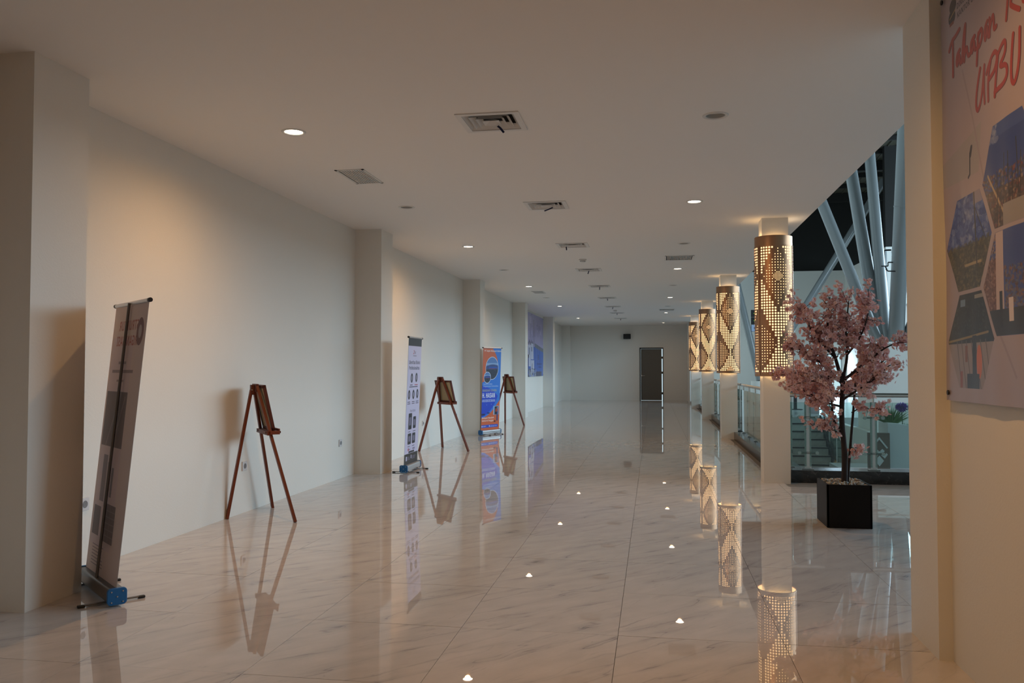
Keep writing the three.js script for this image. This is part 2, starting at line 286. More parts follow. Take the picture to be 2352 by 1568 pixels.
// return-air grilles
const grilleSay = ['grey slatted return-air grille in the ceiling over the first easel', 'dark slatted return-air grille in the ceiling near the second lantern column', 'grey slatted return-air grille in the ceiling over the third easel', 'dark slatted return-air grille in the ceiling far along the lantern columns'];
grilles.forEach(([x, z, w, d], i) => {
  const t = base('return_grille', [x, CH, z]), a = w / 2, b = d / 2;
  part('grille_frame', join([box(-a, a, -0.006, 0, -b, -b + 0.022), box(-a, a, -0.006, 0, b - 0.022, b), box(-a, -a + 0.022, -0.006, 0, -b, b), box(a - 0.022, a, -0.006, 0, -b, b)]), whiteMetal, t);
  part('duct_box', join([box(-a + 0.016, a - 0.016, 0.15, 0.17, -b + 0.016, b - 0.016), box(-a + 0.016, -a + 0.02, 0.002, 0.15, -b + 0.016, b - 0.016), box(a - 0.02, a - 0.016, 0.002, 0.15, -b + 0.016, b - 0.016), box(-a + 0.016, a - 0.016, 0.002, 0.15, -b + 0.016, -b + 0.02), box(-a + 0.016, a - 0.016, 0.002, 0.15, b - 0.02, b - 0.016)]), ductSteel, t);
  const n = Math.round((w - 0.05) / 0.024);
  for (let k = 0; k < n; k++) { const sx = -a + 0.03 + (k + 0.5) * (w - 0.06) / n; const s = box(-0.0035, 0.0035, -0.012, 0.012, -b + 0.02, b - 0.02); s.rotateZ(0.35); s.translate(sx, 0.008, 0); part('slat', s, whiteMetal, t); }
  if (i % 2 === 0) for (let k = 0; k < 22; k++) part('cross_slat', box(-a + 0.02, a - 0.02, -0.001, 0.016, -b + 0.03 + k * 0.0235, -b + 0.033 + k * 0.0235), whiteMetal, t);
  tag(t, grilleSay[i], 'air grille', 'return-air grilles in the ceiling');
});
// smoke detectors
[[-1.12, -13.56, 'small white smoke detector between the third and fourth ceiling diffusers'], [-1.13, -25.6, 'small white smoke detector far along the diffuser row']].forEach(([x, z, say]) => {
  const t = base('smoke_detector', [x, CH, z]);
  part('mount', new THREE.LatheGeometry([[0, 0], [0.062, 0], [0.06, -0.014], [0.05, -0.018], [0, -0.018]].map(p => new THREE.Vector2(...p)), 32), whiteMetal, t);
  part('sensor_head', new THREE.LatheGeometry([[0.048, -0.016], [0.046, -0.034], [0.034, -0.046], [0, -0.05]].map(p => new THREE.Vector2(...p)), 32), whiteMetal, t);
  part('sensor_gap', new THREE.LatheGeometry([[0.047, -0.024], [0.0485, -0.026], [0.0485, -0.033], [0.046, -0.035]].map(p => new THREE.Vector2(...p)), 32), ductSteel, t);
  tag(t, say, 'smoke detector', 'smoke detectors on the ceiling');
});

// ------------------------------------------------------------------ perforated copper lanterns round the columns
const LR = 0.2215, SP = 0.0322;
const copper = new THREE.MeshStandardMaterial({ color: lin(0.44, 0.25, 0.145), metalness: 1, roughness: 0.42, side: THREE.DoubleSide });
const lampSkin = new THREE.MeshStandardMaterial({ color: lin(0.8, 0.75, 0.65), emissive: lin(1.0, 0.64, 0.30), emissiveIntensity: 2.0, roughness: 0.8, side: THREE.DoubleSide });
function perforatedPanel() {
  const H0 = 1.25, H1 = 2.775, half = LR * Math.PI / 3;
  const s = new THREE.Shape(); s.moveTo(-half, H0); s.lineTo(half, H0); s.lineTo(half, H1); s.lineTo(-half, H1); s.closePath();
  const hole = (c, r, rad, n) => { const p = new THREE.Path(), x = c * SP, y = H1 - 0.028 - r * SP; for (let k = 0; k < n; k++) { const a = -2 * Math.PI * k / n; const q = [x + rad * Math.cos(a), y + rad * Math.sin(a)]; k ? p.lineTo(...q) : p.moveTo(...q); } p.closePath(); s.holes.push(p); };
  const B = 0.0106, S = 0.0059, T = 0.0043;
  const fineTop = (c, r) => Math.abs(c) * 2 + Math.abs(r - 10.5) * 2 < 5.2;
  for (let c = -6; c <= 6; c++) {
    const m = Math.abs(c);
    for (let r = 0; r <= 45; r++) {
      const topCorner = m >= 2 && r <= 2 * (m - 2) + (m === 6 ? 1 : 0);
      const band = m > 0 ? r >= 24 - 2 * m && r <= 34 - 2 * m : r >= 24;
      const pyr = r >= 37 && m <= Math.floor((r - 35) / 2) + (r >= 44 ? 1 : 0);
      const fineLow = (r === 45 && m <= 2) || (r === 44 && m <= 1) || (r === 43 && m === 0);
      if (fineLow) continue;
      if (topCorner || band || pyr) hole(c, r, B, 12);
    }
    for (let k = -10; k <= 10; k++) { if (m <= 5 - Math.ceil(Math.abs(k) / 2) && !fineTop(c, 10.5 + k)) hole(c, 10.5 + k, S, 8); }
    const wid = [1, 2, 3, 4, 4, 5, 5, 6, 5, 4, 4, 3, 3, 2, 1];
    wid.forEach((w, k) => { const r = 28.5 + k; if (m >= 7 - w && m > 0 && !(r > 37 && m <= Math.floor((r + 0.5 - 35) / 2) + 0.5)) hole(c, r, S, 8); });
  }
  for (let j = -3; j <= 3; j++) for (let i = -(4 - Math.abs(j)); i <= 4 - Math.abs(j); i++) hole(i / 2, 10.5 + j / 2, T, 6);
  for (let j = 0; j <= 5; j++) { const w = 4 - Math.floor(j * 0.8); for (let i = -w; i <= w; i++) hole(i / 2, 45.2 - j / 2, T, 6); }
  let g = new THREE.ShapeGeometry(s).toNonIndexed(); g.deleteAttribute('uv'); g.deleteAttribute('normal');
  g = new TessellateModifier(0.045, 7).modify(g);
  const p = g.attributes.position, n = new Float32Array(p.count * 3);
  for (let i = 0; i < p.count; i++) { const a = p.getX(i) / LR; p.setXYZ(i, LR * Math.sin(a), p.getY(i), LR * Math.cos(a)); n[3 * i] = Math.sin(a); n[3 * i + 2] = Math.cos(a); }
  g.setAttribute('normal', new THREE.BufferAttribute(n, 3)); return g;
}
{
  const panelGeo = perforatedPanel(); console.log('lantern panel triangles', panelGeo.attributes.position.count / 3);
  const lathe = (pts, seg = 64) => new THREE.LatheGeometry(pts.map(p => new THREE.Vector2(...p)), seg);
  const collar = lathe([[0.2135, 2.765], [0.2135, 2.888], [0.215, 2.89], [0.2165, 2.888], [0.2165, 2.765]]);
  const rim = lathe([[0.2185, 1.238], [0.2235, 1.238], [0.2235, 1.262], [0.2185, 1.262], [0.2185, 1.238]]);
  const inner = lathe([[0.2128, 1.245], [0.2128, 2.86]], 64);
  const strip = lathe([[0.196, 2.868], [0.2125, 2.868], [0.2125, 2.872], [0.196, 2.872], [0.196, 2.868]], 48);
  const seam = box(-0.004, 0.004, 1.25, 2.775, LR - 0.002, LR + 0.005);
  const ledM = new THREE.MeshStandardMaterial({ color: lin(0.9, 0.9, 0.9), emissive: lin(1.0, 0.62, 0.27), emissiveIntensity: 3, roughness: 0.6 });
  const say = ['standing nearest the potted pink tree', 'second along the balcony after the tree', 'third along the balcony after the tree', 'the farthest one, nearest the far door'];
  COL.forEach((z, i) => {
    const t = base('column_lantern', [1.42, 0, z - 0.15], 0.09);
    for (let k = 0; k < 3; k++) { const m = part('perforated_panel', panelGeo, copper, t); m.rotation.y = k * 2 * Math.PI / 3; const f = part('seam_flange', seam, copper, t); f.rotation.y = Math.PI / 3 + k * 2 * Math.PI / 3; }
    part('collar', collar, copper, t); part('bottom_rim', rim, copper, t); part('lamp_diffuser', inner, lampSkin, t); part('led_strip', strip, ledM, t);
    for (const q of [-1, 1]) { const l = new THREE.RectAreaLight(lin(1.0, 0.62, 0.28), 4, 0.05, 0.3); l.name = 'lantern_uplight'; l.position.set(0.187 * q, 2.895, 0); l.rotation.x = Math.PI / 2; t.add(l); }
    tag(t, `glowing perforated copper column lantern, ${say[i]}`, 'lantern', 'perforated copper column lanterns');
  });
}

// ------------------------------------------------------------------ easels along the left wall
const woodTex = dataTex(256, (u, v) => { const k = 0.72 + 0.28 * fbm(u * 22, v * 2.2, 3, 4) + 0.1 * noise.noise(u * 90, v * 3, 2); return [0.56 * k + 0.03, 0.27 * k, 0.13 * k]; });
const wood = std(1, 1, 1, 0.42, 0, { map: woodTex }), woodDark = std(0.55, 0.5, 0.5, 0.5, 0, { map: woodTex });
const kraft = std(0.42, 0.33, 0.19, 0.8), boardFace = std(0.6, 0.58, 0.54, 0.6);
function makeEasel(back, A) {                     // A = how far the top sits behind the tray line
  const t = new THREE.Group(), top = 1.17, side = V(1, 0, 0), T = A + (0.16 - A) * 0.346;
  const legF = s => bar(V(s * 0.07, top, A), V(s * 0.438, 0.002, 0.16), 0.046, 0.024, 0.003, side);
  for (const s of [-1, 1]) part('leg', legF(s), wood, t);
  part('leg', bar(V(0, top - 0.03, A - 0.035), V(0.02, 0.002, back), 0.046, 0.024, 0.003, side), wood, t);
  part('top_block', join([rbox(0.17, 0.07, 0.026, 0.004, 0, top - 0.012, A), rbox(0.06, 0.09, 0.03, 0.004, 0, top - 0.03, A - 0.028)]), woodDark, t);
  part('hinge', join([rod(V(-0.035, top - 0.03, A - 0.036), V(0.035, top - 0.03, A - 0.036), 0.006, 10), box(-0.02, 0.02, top - 0.06, top - 0.02, A - 0.016, A - 0.012)]), steel, t);
  part('tray', join([rbox(0.5, 0.03, 0.075, 0.004, 0, 0.765, T + 0.03), rbox(0.5, 0.05, 0.012, 0.003, 0, 0.775, T + 0.07)]), wood, t);
  part('crossbar', rbox(0.46, 0.036, 0.02, 0.003, 0, 0.76, T - 0.02), wood, t);
  for (const s of [-1, 1]) part('peg', rod(V(s * 0.17, 0.765, T - 0.035), V(s * 0.17, 0.765, T + 0.1), 0.009, 10), woodDark, t);
  return t;
}
function makeBoard(w, h) {                        // framed picture, seen from behind
  const t = new THREE.Group(), f = 0.026;
  part('picture_frame', join([rbox(w, f, 0.028, 0.003, 0, f / 2, 0), rbox(w, f, 0.028, 0.003, 0, h - f / 2, 0), rbox(f, h, 0.028, 0.003, -w / 2 + f / 2, h / 2, 0), rbox(f, h, 0.028, 0.003, w / 2 - f / 2, h / 2, 0)]), woodDark, t);
  part('backing_board', box(-w / 2 + f, w / 2 - f, f, h - f, -0.008, 0), kraft, t);
  part('picture_face', box(-w / 2 + f, w / 2 - f, f, h - f, 0.001, 0.006), boardFace, t);
  return t;
}
{
  const TH = Math.atan2(0.787, -0.617), spots = [[-3.456, -7.115, 0, -0.33, -0.1], [-3.33, -13.322, 0.079, -0.49, -0.12], [-3.36, -19.45, 0.04, -0.42, -0.06]];
  const say = ['brown wooden tripod easel against the wall beyond the grey-backed banner', 'brown wooden tripod easel beside the tall white banner', 'brown wooden tripod easel partly behind the blue and orange banner'];
  const saw = ['framed picture seen from its tan back on the easel next to the grey-backed banner', 'framed picture seen from its tan back on the easel beside the white banner', 'framed picture seen from its tan back on the easel behind the blue and orange banner'];
  const sizes = [[0.4, 0.41], [0.54, 0.36], [0.5, 0.36]];
  spots.forEach(([x, z, d, back, A], i) => {
    const e = makeEasel(back, A), T = A + (0.16 - A) * 0.346; e.name = numbered('easel'); e.position.set(x, 0, z); e.rotation.y = TH + d; scene.add(e);
    tag(e, say[i], 'easel', 'wooden easels along the banner wall');
    const b = makeBoard(...sizes[i]); b.name = numbered('framed_picture');
    const off = V(0, 0.783, T + 0.034).applyAxisAngle(V(0, 1, 0), TH + d); b.position.set(x + off.x, off.y, z + off.z); b.rotation.set(-Math.atan((0.16 - A) / 1.17), TH + d, 0, 'YXZ'); scene.add(b);
    tag(b, saw[i], 'picture', 'framed pictures on the easels');
  });
}

// ------------------------------------------------------------------ roll-up banners
const capBlue = std(0.008, 0.13, 0.36, 0.4), alu = std(0.55, 0.55, 0.56, 0.35, 0.85), aluDark = std(0.16, 0.15, 0.145, 0.4, 0.6), blackPlastic = std(0.012, 0.012, 0.013, 0.45);
function makeBanner(W, H, lean, front, back, shell) {
  const t = new THREE.Group();
  const prof = new THREE.Shape(); const rx = 0.048, ry = 0.043; prof.absellipse(0, 0, rx, ry, 0, Math.PI * 2);
  const oct = s => { const p = new THREE.Shape(); const c = 0.022; const a = rx * s, b = ry * s; p.moveTo(-a + c, -b); p.lineTo(a - c, -b); p.quadraticCurveTo(a, -b, a, -b + c); p.lineTo(a, b - c); p.quadraticCurveTo(a, b, a - c, b); p.lineTo(-a + c, b); p.quadraticCurveTo(-a, b, -a, b - c); p.lineTo(-a, -b + c); p.quadraticCurveTo(-a, -b, -a + c, -b); return p; };
  const body = new THREE.ExtrudeGeometry(oct(0.97), { depth: W - 0.02, bevelEnabled: false, curveSegments: 10 }); body.rotateY(Math.PI / 2); body.translate(-W / 2 + 0.01, 0.058, 0); part('cassette', body, shell, t);
  for (const s of [-1, 1]) {
    const c = new THREE.ExtrudeGeometry(oct(1.03), { depth: 0.014, bevelEnabled: true, bevelSize: 0.003, bevelThickness: 0.003, bevelSegments: 2, curveSegments: 10 }); c.rotateY(Math.PI / 2); c.translate(s * W / 2 - 0.007, 0.058, 0);
    const cap = part('end_cap', c, capBlue, t);
    for (const [y, z] of [[0.028, 0.03], [0.028, -0.03], [0.086, 0.03], [0.086, -0.03], [0.058, 0]]) part('screw', cyl(0.004, 0.004, 0, 0, 0, 10).rotateZ(Math.PI / 2).translate(s * (W / 2 + 0.011), y, z), alu, cap);
    const f = part('foot', join([rbox(0.022, 0.008, 0.34, 0.003, s * (W / 2 - 0.1), 0.011, 0.0)]), aluDark, t);
    for (const e of [-1, 1]) part('foot_pad', rbox(0.026, 0.014, 0.04, 0.005, s * (W / 2 - 0.1), 0.008, e * 0.16), blackPlastic, f);
  }
  const at = y => lean * (y - 0.1) / (H - 0.1);
  part('support_pole', rod(V(0, 0.09, at(0.1) - 0.022), V(0, H, at(H) - 0.016), 0.009, 12), aluDark, t);
  const rail = part('top_rail', join([rod(V(-W / 2 + 0.01, H, lean), V(W / 2 - 0.01, H, lean), 0.012, 14)]), alu, t);
  for (const s of [-1, 1]) part('rail_end', rod(V(s * (W / 2 - 0.012), H, lean), V(s * (W / 2 + 0.012), H, lean), 0.0135, 12), blackPlastic, rail);
  const L = Math.hypot(H - 0.105, lean), sheet = new THREE.PlaneGeometry(W - 0.02, L); const tilt = Math.atan2(lean, H - 0.105);
  const f = sheet.clone(); f.translate(0, L / 2, 0.001); f.rotateX(tilt); f.translate(0, 0.1, 0); part('printed_sheet', f, front, t);
  const b = sheet.clone(); b.rotateY(Math.PI); b.translate(0, L / 2, -0.001); b.rotateX(tilt); b.translate(0, 0.1, 0); part('sheet_backing', b, back, t);
  return t;
}
const ft = (c, px, bold = '') => { c.font = `${bold} ${px}px sans-serif`; };
const lines = (c, x, y, w, n, dy, h, col) => { c.fillStyle = col; for (let k = 0; k < n; k++) c.fillRect(x, y + k * dy, w * (0.75 + 0.25 * Math.abs(Math.sin(k * 2.7 + x))), h); };
const speckle = (c, x, y, w, h, n, cols, s0 = 2, s1 = 10) => { for (let k = 0; k < n; k++) { c.fillStyle = cols[Math.floor(rnd() * cols.length)]; c.fillRect(x + rnd() * w, y + rnd() * h, rr(s0, s1), rr(s0, s1)); } };
const ghostBack = canvasTex(512, 1216, (c, w, h) => {            // reverse of a thin printed sheet, the print showing through mirrored
  c.fillStyle = '#cbb8b0'; c.fillRect(0, 0, w, h);
  c.fillStyle = '#c6b3b4'; c.fillRect(20, 150, 330, 950);
  c.save(); c.translate(w, 0); c.scale(-1, 1); c.fillStyle = '#a3645a'; ft(c, 62, 'bold'); c.fillText('STRUKTUR', 110, 120); c.fillText('ORGANISASI', 60, 190); c.restore();
  c.fillStyle = '#7c5a5a'; c.beginPath(); c.ellipse(430, 130, 52, 62, 0, 0, 7); c.fill(); c.fillStyle = '#b0a2a0'; c.beginPath(); c.ellipse(430, 130, 24, 30, 0, 0, 7); c.fill();
  c.fillStyle = '#8d7d7c'; c.fillRect(150, 262, 120, 12); c.fillRect(60, 300, 330, 14); c.fillRect(150, 345, 110, 10);
  c.fillStyle = '#75686a'; c.fillRect(20, 400, 330, 250); c.strokeStyle = '#8a7c7c'; c.lineWidth = 14; c.beginPath(); c.moveTo(90, 650); c.lineTo(250, 400); c.moveTo(200, 650); c.lineTo(320, 420); c.stroke();
  c.fillStyle = '#82767a'; c.fillRect(90, 690, 70, 210); c.fillRect(240, 740, 34, 130); c.fillStyle = '#95868a'; c.fillRect(170, 720, 40, 200);
  c.fillStyle = '#766a6c'; c.fillRect(30, 925, 110, 130); c.fillRect(180, 900, 190, 165); c.fillStyle = '#8d8080'; for (let k = 1; k < 6; k++) c.fillRect(180, 900 + k * 27, 190, 4); c.fillRect(290, 900, 5, 165);
  lines(c, 70, 1095, 190, 7, 14, 4, '#87757a');
});
const plainFront = canvasTex(256, 608, (c, w, h) => { c.fillStyle = '#cfc6c2'; c.fillRect(0, 0, w, h); c.fillStyle = '#b05a48'; ft(c, 30, 'bold'); c.fillText('STRUKTUR', 60, 60); c.fillText('ORGANISASI', 40, 95); c.fillStyle = '#6a6a70'; c.fillRect(90, 200, 150, 125); c.fillRect(60, 460, 90, 80); lines(c, 120, 555, 100, 5, 8, 3, '#888'); });
const deviceTex = canvasTex(512, 1440, (c, w, h) => {            // white banner of devices
  c.fillStyle = '#cfcdea'; c.fillRect(0, 0, w, h); c.fillStyle = '#1d1a1c'; c.fillRect(0, 0, w, 92); c.fillStyle = '#26211f'; c.fillRect(0, h - 118, w, 118);
  c.fillStyle = '#b23a3a'; ft(c, 62, 'italic bold'); c.fillText('2', 190, 185); c.fillStyle = '#7d6f83'; ft(c, 44, 'bold'); c.fillText('bit', 232, 182); c.fillStyle = '#8c86a0'; c.fillRect(190, 200, 130, 9);
  c.textAlign = 'center'; c.fillStyle = '#33304a'; ft(c, 58, 'bold'); c.fillText('Identitas Bisnis', 256, 300); c.fillText('Profesionalmu', 256, 364);
  const phone = (x, y, a, b) => { c.fillStyle = '#26242c'; c.beginPath(); c.roundRect(x - a, y - b, 2 * a, 2 * b, 16); c.fill(); c.fillStyle = '#77738c'; c.beginPath(); c.roundRect(x - a * 0.6, y - b * 0.5, 1.2 * a, b, 8); c.fill(); };
  const dot = (x, y) => { c.fillStyle = '#35313c'; c.beginPath(); c.ellipse(x, y, 44, 54, 0, 0, 7); c.fill(); c.fillStyle = '#9490a6'; c.beginPath(); c.ellipse(x, y, 22, 30, 0, 0, 7); c.fill(); };
  dot(170, 460); dot(350, 455); lines(c, 110, 535, 130, 1, 10, 9, '#4b4862'); lines(c, 290, 535, 130, 1, 10, 9, '#b04a5a'); lines(c, 90, 556, 330, 1, 10, 10, '#4b4862');
  dot(90, 650); dot(256, 650); dot(410, 645); for (const x of [40, 206, 360]) lines(c, x, 728, 110, 2, 20, 9, '#5b5872');
  c.fillStyle = '#55506e'; ft(c, 40, ''); c.fillText('Paket Bisnis', 256, 850);
  phone(170, 955, 66, 92); phone(340, 975, 56, 68); lines(c, 110, 1070, 110, 1, 8, 8, '#5b5872'); lines(c, 290, 1070, 110, 1, 8, 8, '#5b5872');
  phone(165, 1155, 66, 62); phone(330, 1155, 62, 60); lines(c, 110, 1238, 110, 1, 8, 8, '#5b5872'); lines(c, 280, 1238, 110, 1, 8, 8, '#5b5872');
  c.fillStyle = '#b24a5c'; c.fillRect(120, 1262, 40, 30); c.fillStyle = '#8c86a4'; c.fillRect(170, 1270, 40, 18); c.fillRect(300, 1264, 90, 22); c.fillStyle = '#26242c'; c.fillRect(150, 1296, 220, 22);
  c.fillStyle = '#cfcdea'; c.fillRect(60, 1350, 40, 50); c.fillRect(250, 1345, 22, 40); lines(c, 110, 1360, 110, 3, 14, 5, '#8c86a4'); lines(c, 290, 1360, 150, 3, 14, 5, '#8c86a4'); c.textAlign = 'left';
});
const airportTex = canvasTex(640, 1664, (c, w, h) => {           // orange and blue airport banner
  c.fillStyle = '#d8683a'; c.fillRect(0, 0, w, h);
  const g = ['#2f7ee0', '#2148cf'];
  c.fillStyle = g[0]; c.beginPath(); c.moveTo(330, 0); c.bezierCurveTo(520, 160, 560, 300, 520, 430); c.bezierCurveTo(420, 560, 180, 640, 0, 700); c.lineTo(0, 1420); c.bezierCurveTo(260, 1400, 460, 1220, 640, 1060); c.lineTo(w, 0); c.closePath(); c.fill();
  c.fillStyle = g[1]; c.beginPath(); c.moveTo(0, 760); c.bezierCurveTo(240, 800, 440, 880, 560, 980); c.bezierCurveTo(420, 1240, 200, 1360, 0, 1400); c.closePath(); c.fill();
  const photo = (x, y, rx, ry) => { c.save(); c.beginPath(); c.ellipse(x, y, rx, ry, 0, 0, 7); c.fillStyle = '#d8e4f4'; c.fill(); c.beginPath(); c.ellipse(x, y, rx - 12, ry - 12, 0, 0, 7); c.clip(); c.fillStyle = '#5c86c4'; c.fillRect(x - rx, y - ry, 2 * rx, ry); c.fillStyle = '#8fb0dc'; c.fillRect(x - rx, y - ry * 0.45, 2 * rx, ry * 0.2); c.fillStyle = '#3a4f8c'; c.beginPath(); c.moveTo(x - rx, y - ry * 0.12); c.quadraticCurveTo(x, y - ry * 0.5, x + rx, y - ry * 0.2); c.lineTo(x + rx, y + ry * 0.1); c.lineTo(x - rx, y + ry * 0.1); c.fill(); c.fillStyle = '#2a56b8'; c.fillRect(x - rx * 0.5, y - ry * 0.12, rx * 1.3, ry * 0.12); c.fillStyle = '#a03838'; c.fillRect(x - rx * 0.4, y + ry * 0.02, rx * 1.1, 8); c.fillStyle = '#2c3446'; c.fillRect(x - rx, y + ry * 0.1, 2 * rx, ry); speckle(c, x - rx, y, 2 * rx, ry, 60, ['#20283a', '#3a4256', '#4a5164'], 4, 22); c.restore(); };
  photo(330, 410, 230, 235); photo(170, 600, 125, 118);
  c.fillStyle = '#f3ece6'; ft(c, 46, 'bold'); c.fillText('PT Taspen Melayani Indonesia', 40, 74);
  c.fillStyle = '#cfdcf8'; ft(c, 40, ''); c.fillText('Selamat & Sukses', 40, 745); c.fillText('Pengoperasian Terminal Baru', 40, 790);
  c.fillStyle = '#a8ac9c'; ft(c, 66, 'bold'); c.fillText('BANDAR UDARA', 14, 885);
  c.fillStyle = '#eef3ff'; ft(c, 128, 'bold'); c.save(); c.translate(8, 1010); c.scale(0.78, 1.05); c.fillText('H. HASAN', 0, 0); c.restore();
  c.fillStyle = '#b9c8f0'; ft(c, 74, 'bold'); c.save(); c.translate(4, 1096); c.scale(0.86, 1); c.fillText('AROEBOESMAN', 0, 0); c.restore();
  c.fillStyle = '#9fb6f0'; c.fillRect(170, 1150, 16, 10); c.fillRect(330, 1140, 16, 10);
  c.fillStyle = '#1c2a60'; c.fillRect(0, 1330, 120, 34); c.fillRect(200, 1310, 90, 22);
  c.fillStyle = '#9fc0e8'; c.fillRect(420, 1185, 190, 180); c.fillStyle = '#232a3c'; c.fillRect(460, 1195, 120, 165); c.fillStyle = '#7a9ad0'; c.fillRect(590, 1190, 20, 170);
  c.fillStyle = '#b04830'; c.fillRect(490, 1240, 84, 66); c.fillStyle = '#2c3a78'; c.fillRect(540, 1300, 42, 190); c.fillStyle = '#c09a82'; c.beginPath(); c.arc(556, 1226, 15, 0, 7); c.fill(); c.fillStyle = '#5c2a18'; c.fillRect(440, 1482, 70, 30);
  c.fillStyle = '#f6e4d8'; ft(c, 48, 'bold'); c.fillText('Melayani Nasabah,', 20, 1436); c.fillText('Santun & Tanggap', 20, 1490);
  c.fillStyle = '#2452d0'; c.beginPath(); c.roundRect(6, 1560, 590, 56, 20); c.fill(); c.fillStyle = '#fff'; c.fillRect(24, 1576, 24, 24); c.fillRect(280, 1574, 24, 26); ft(c, 30, ''); c.fillText('1500919', 60, 1600); c.fillText('www.taspen.co.id', 318, 1600);
});
const sheetMat = (map, rough = 0.45) => new THREE.MeshStandardMaterial({ map, roughness: rough });
const thinSheet = map => new THREE.MeshPhysicalMaterial({ map, roughness: 0.9, transmission: 0.3, thickness: 0 });
const greyBack = std(0.42, 0.41, 0.41, 0.6);
function putBanner(b, x, z, turn, label) { b.name = numbered('roll_up_banner'); b.position.set(x, 0, z); b.rotation.y = turn; scene.add(b); tag(b, label, 'banner', 'roll-up banners along the wall'); }
putBanner(makeBanner(0.7, 1.73, 0.155, thinSheet(plainFront), thinSheet(ghostBack), aluDark), -3.235, -4.52, Math.atan2(0.65, -0.76), 'roll-up banner turned away, grey back and pole showing, beside the near wall pillar');
putBanner(makeBanner(0.62, 1.73, 0.06, sheetMat(deviceTex), greyBack, alu), -3.12, -10.56, Math.PI / 2, 'tall white roll-up banner with dark top and rows of small devices');
putBanner(makeBanner(0.62, 1.74, 0.06, sheetMat(airportTex), greyBack, alu), -3.235, -16.52, 1.12, 'blue and orange roll-up banner with a round photo and white lettering');

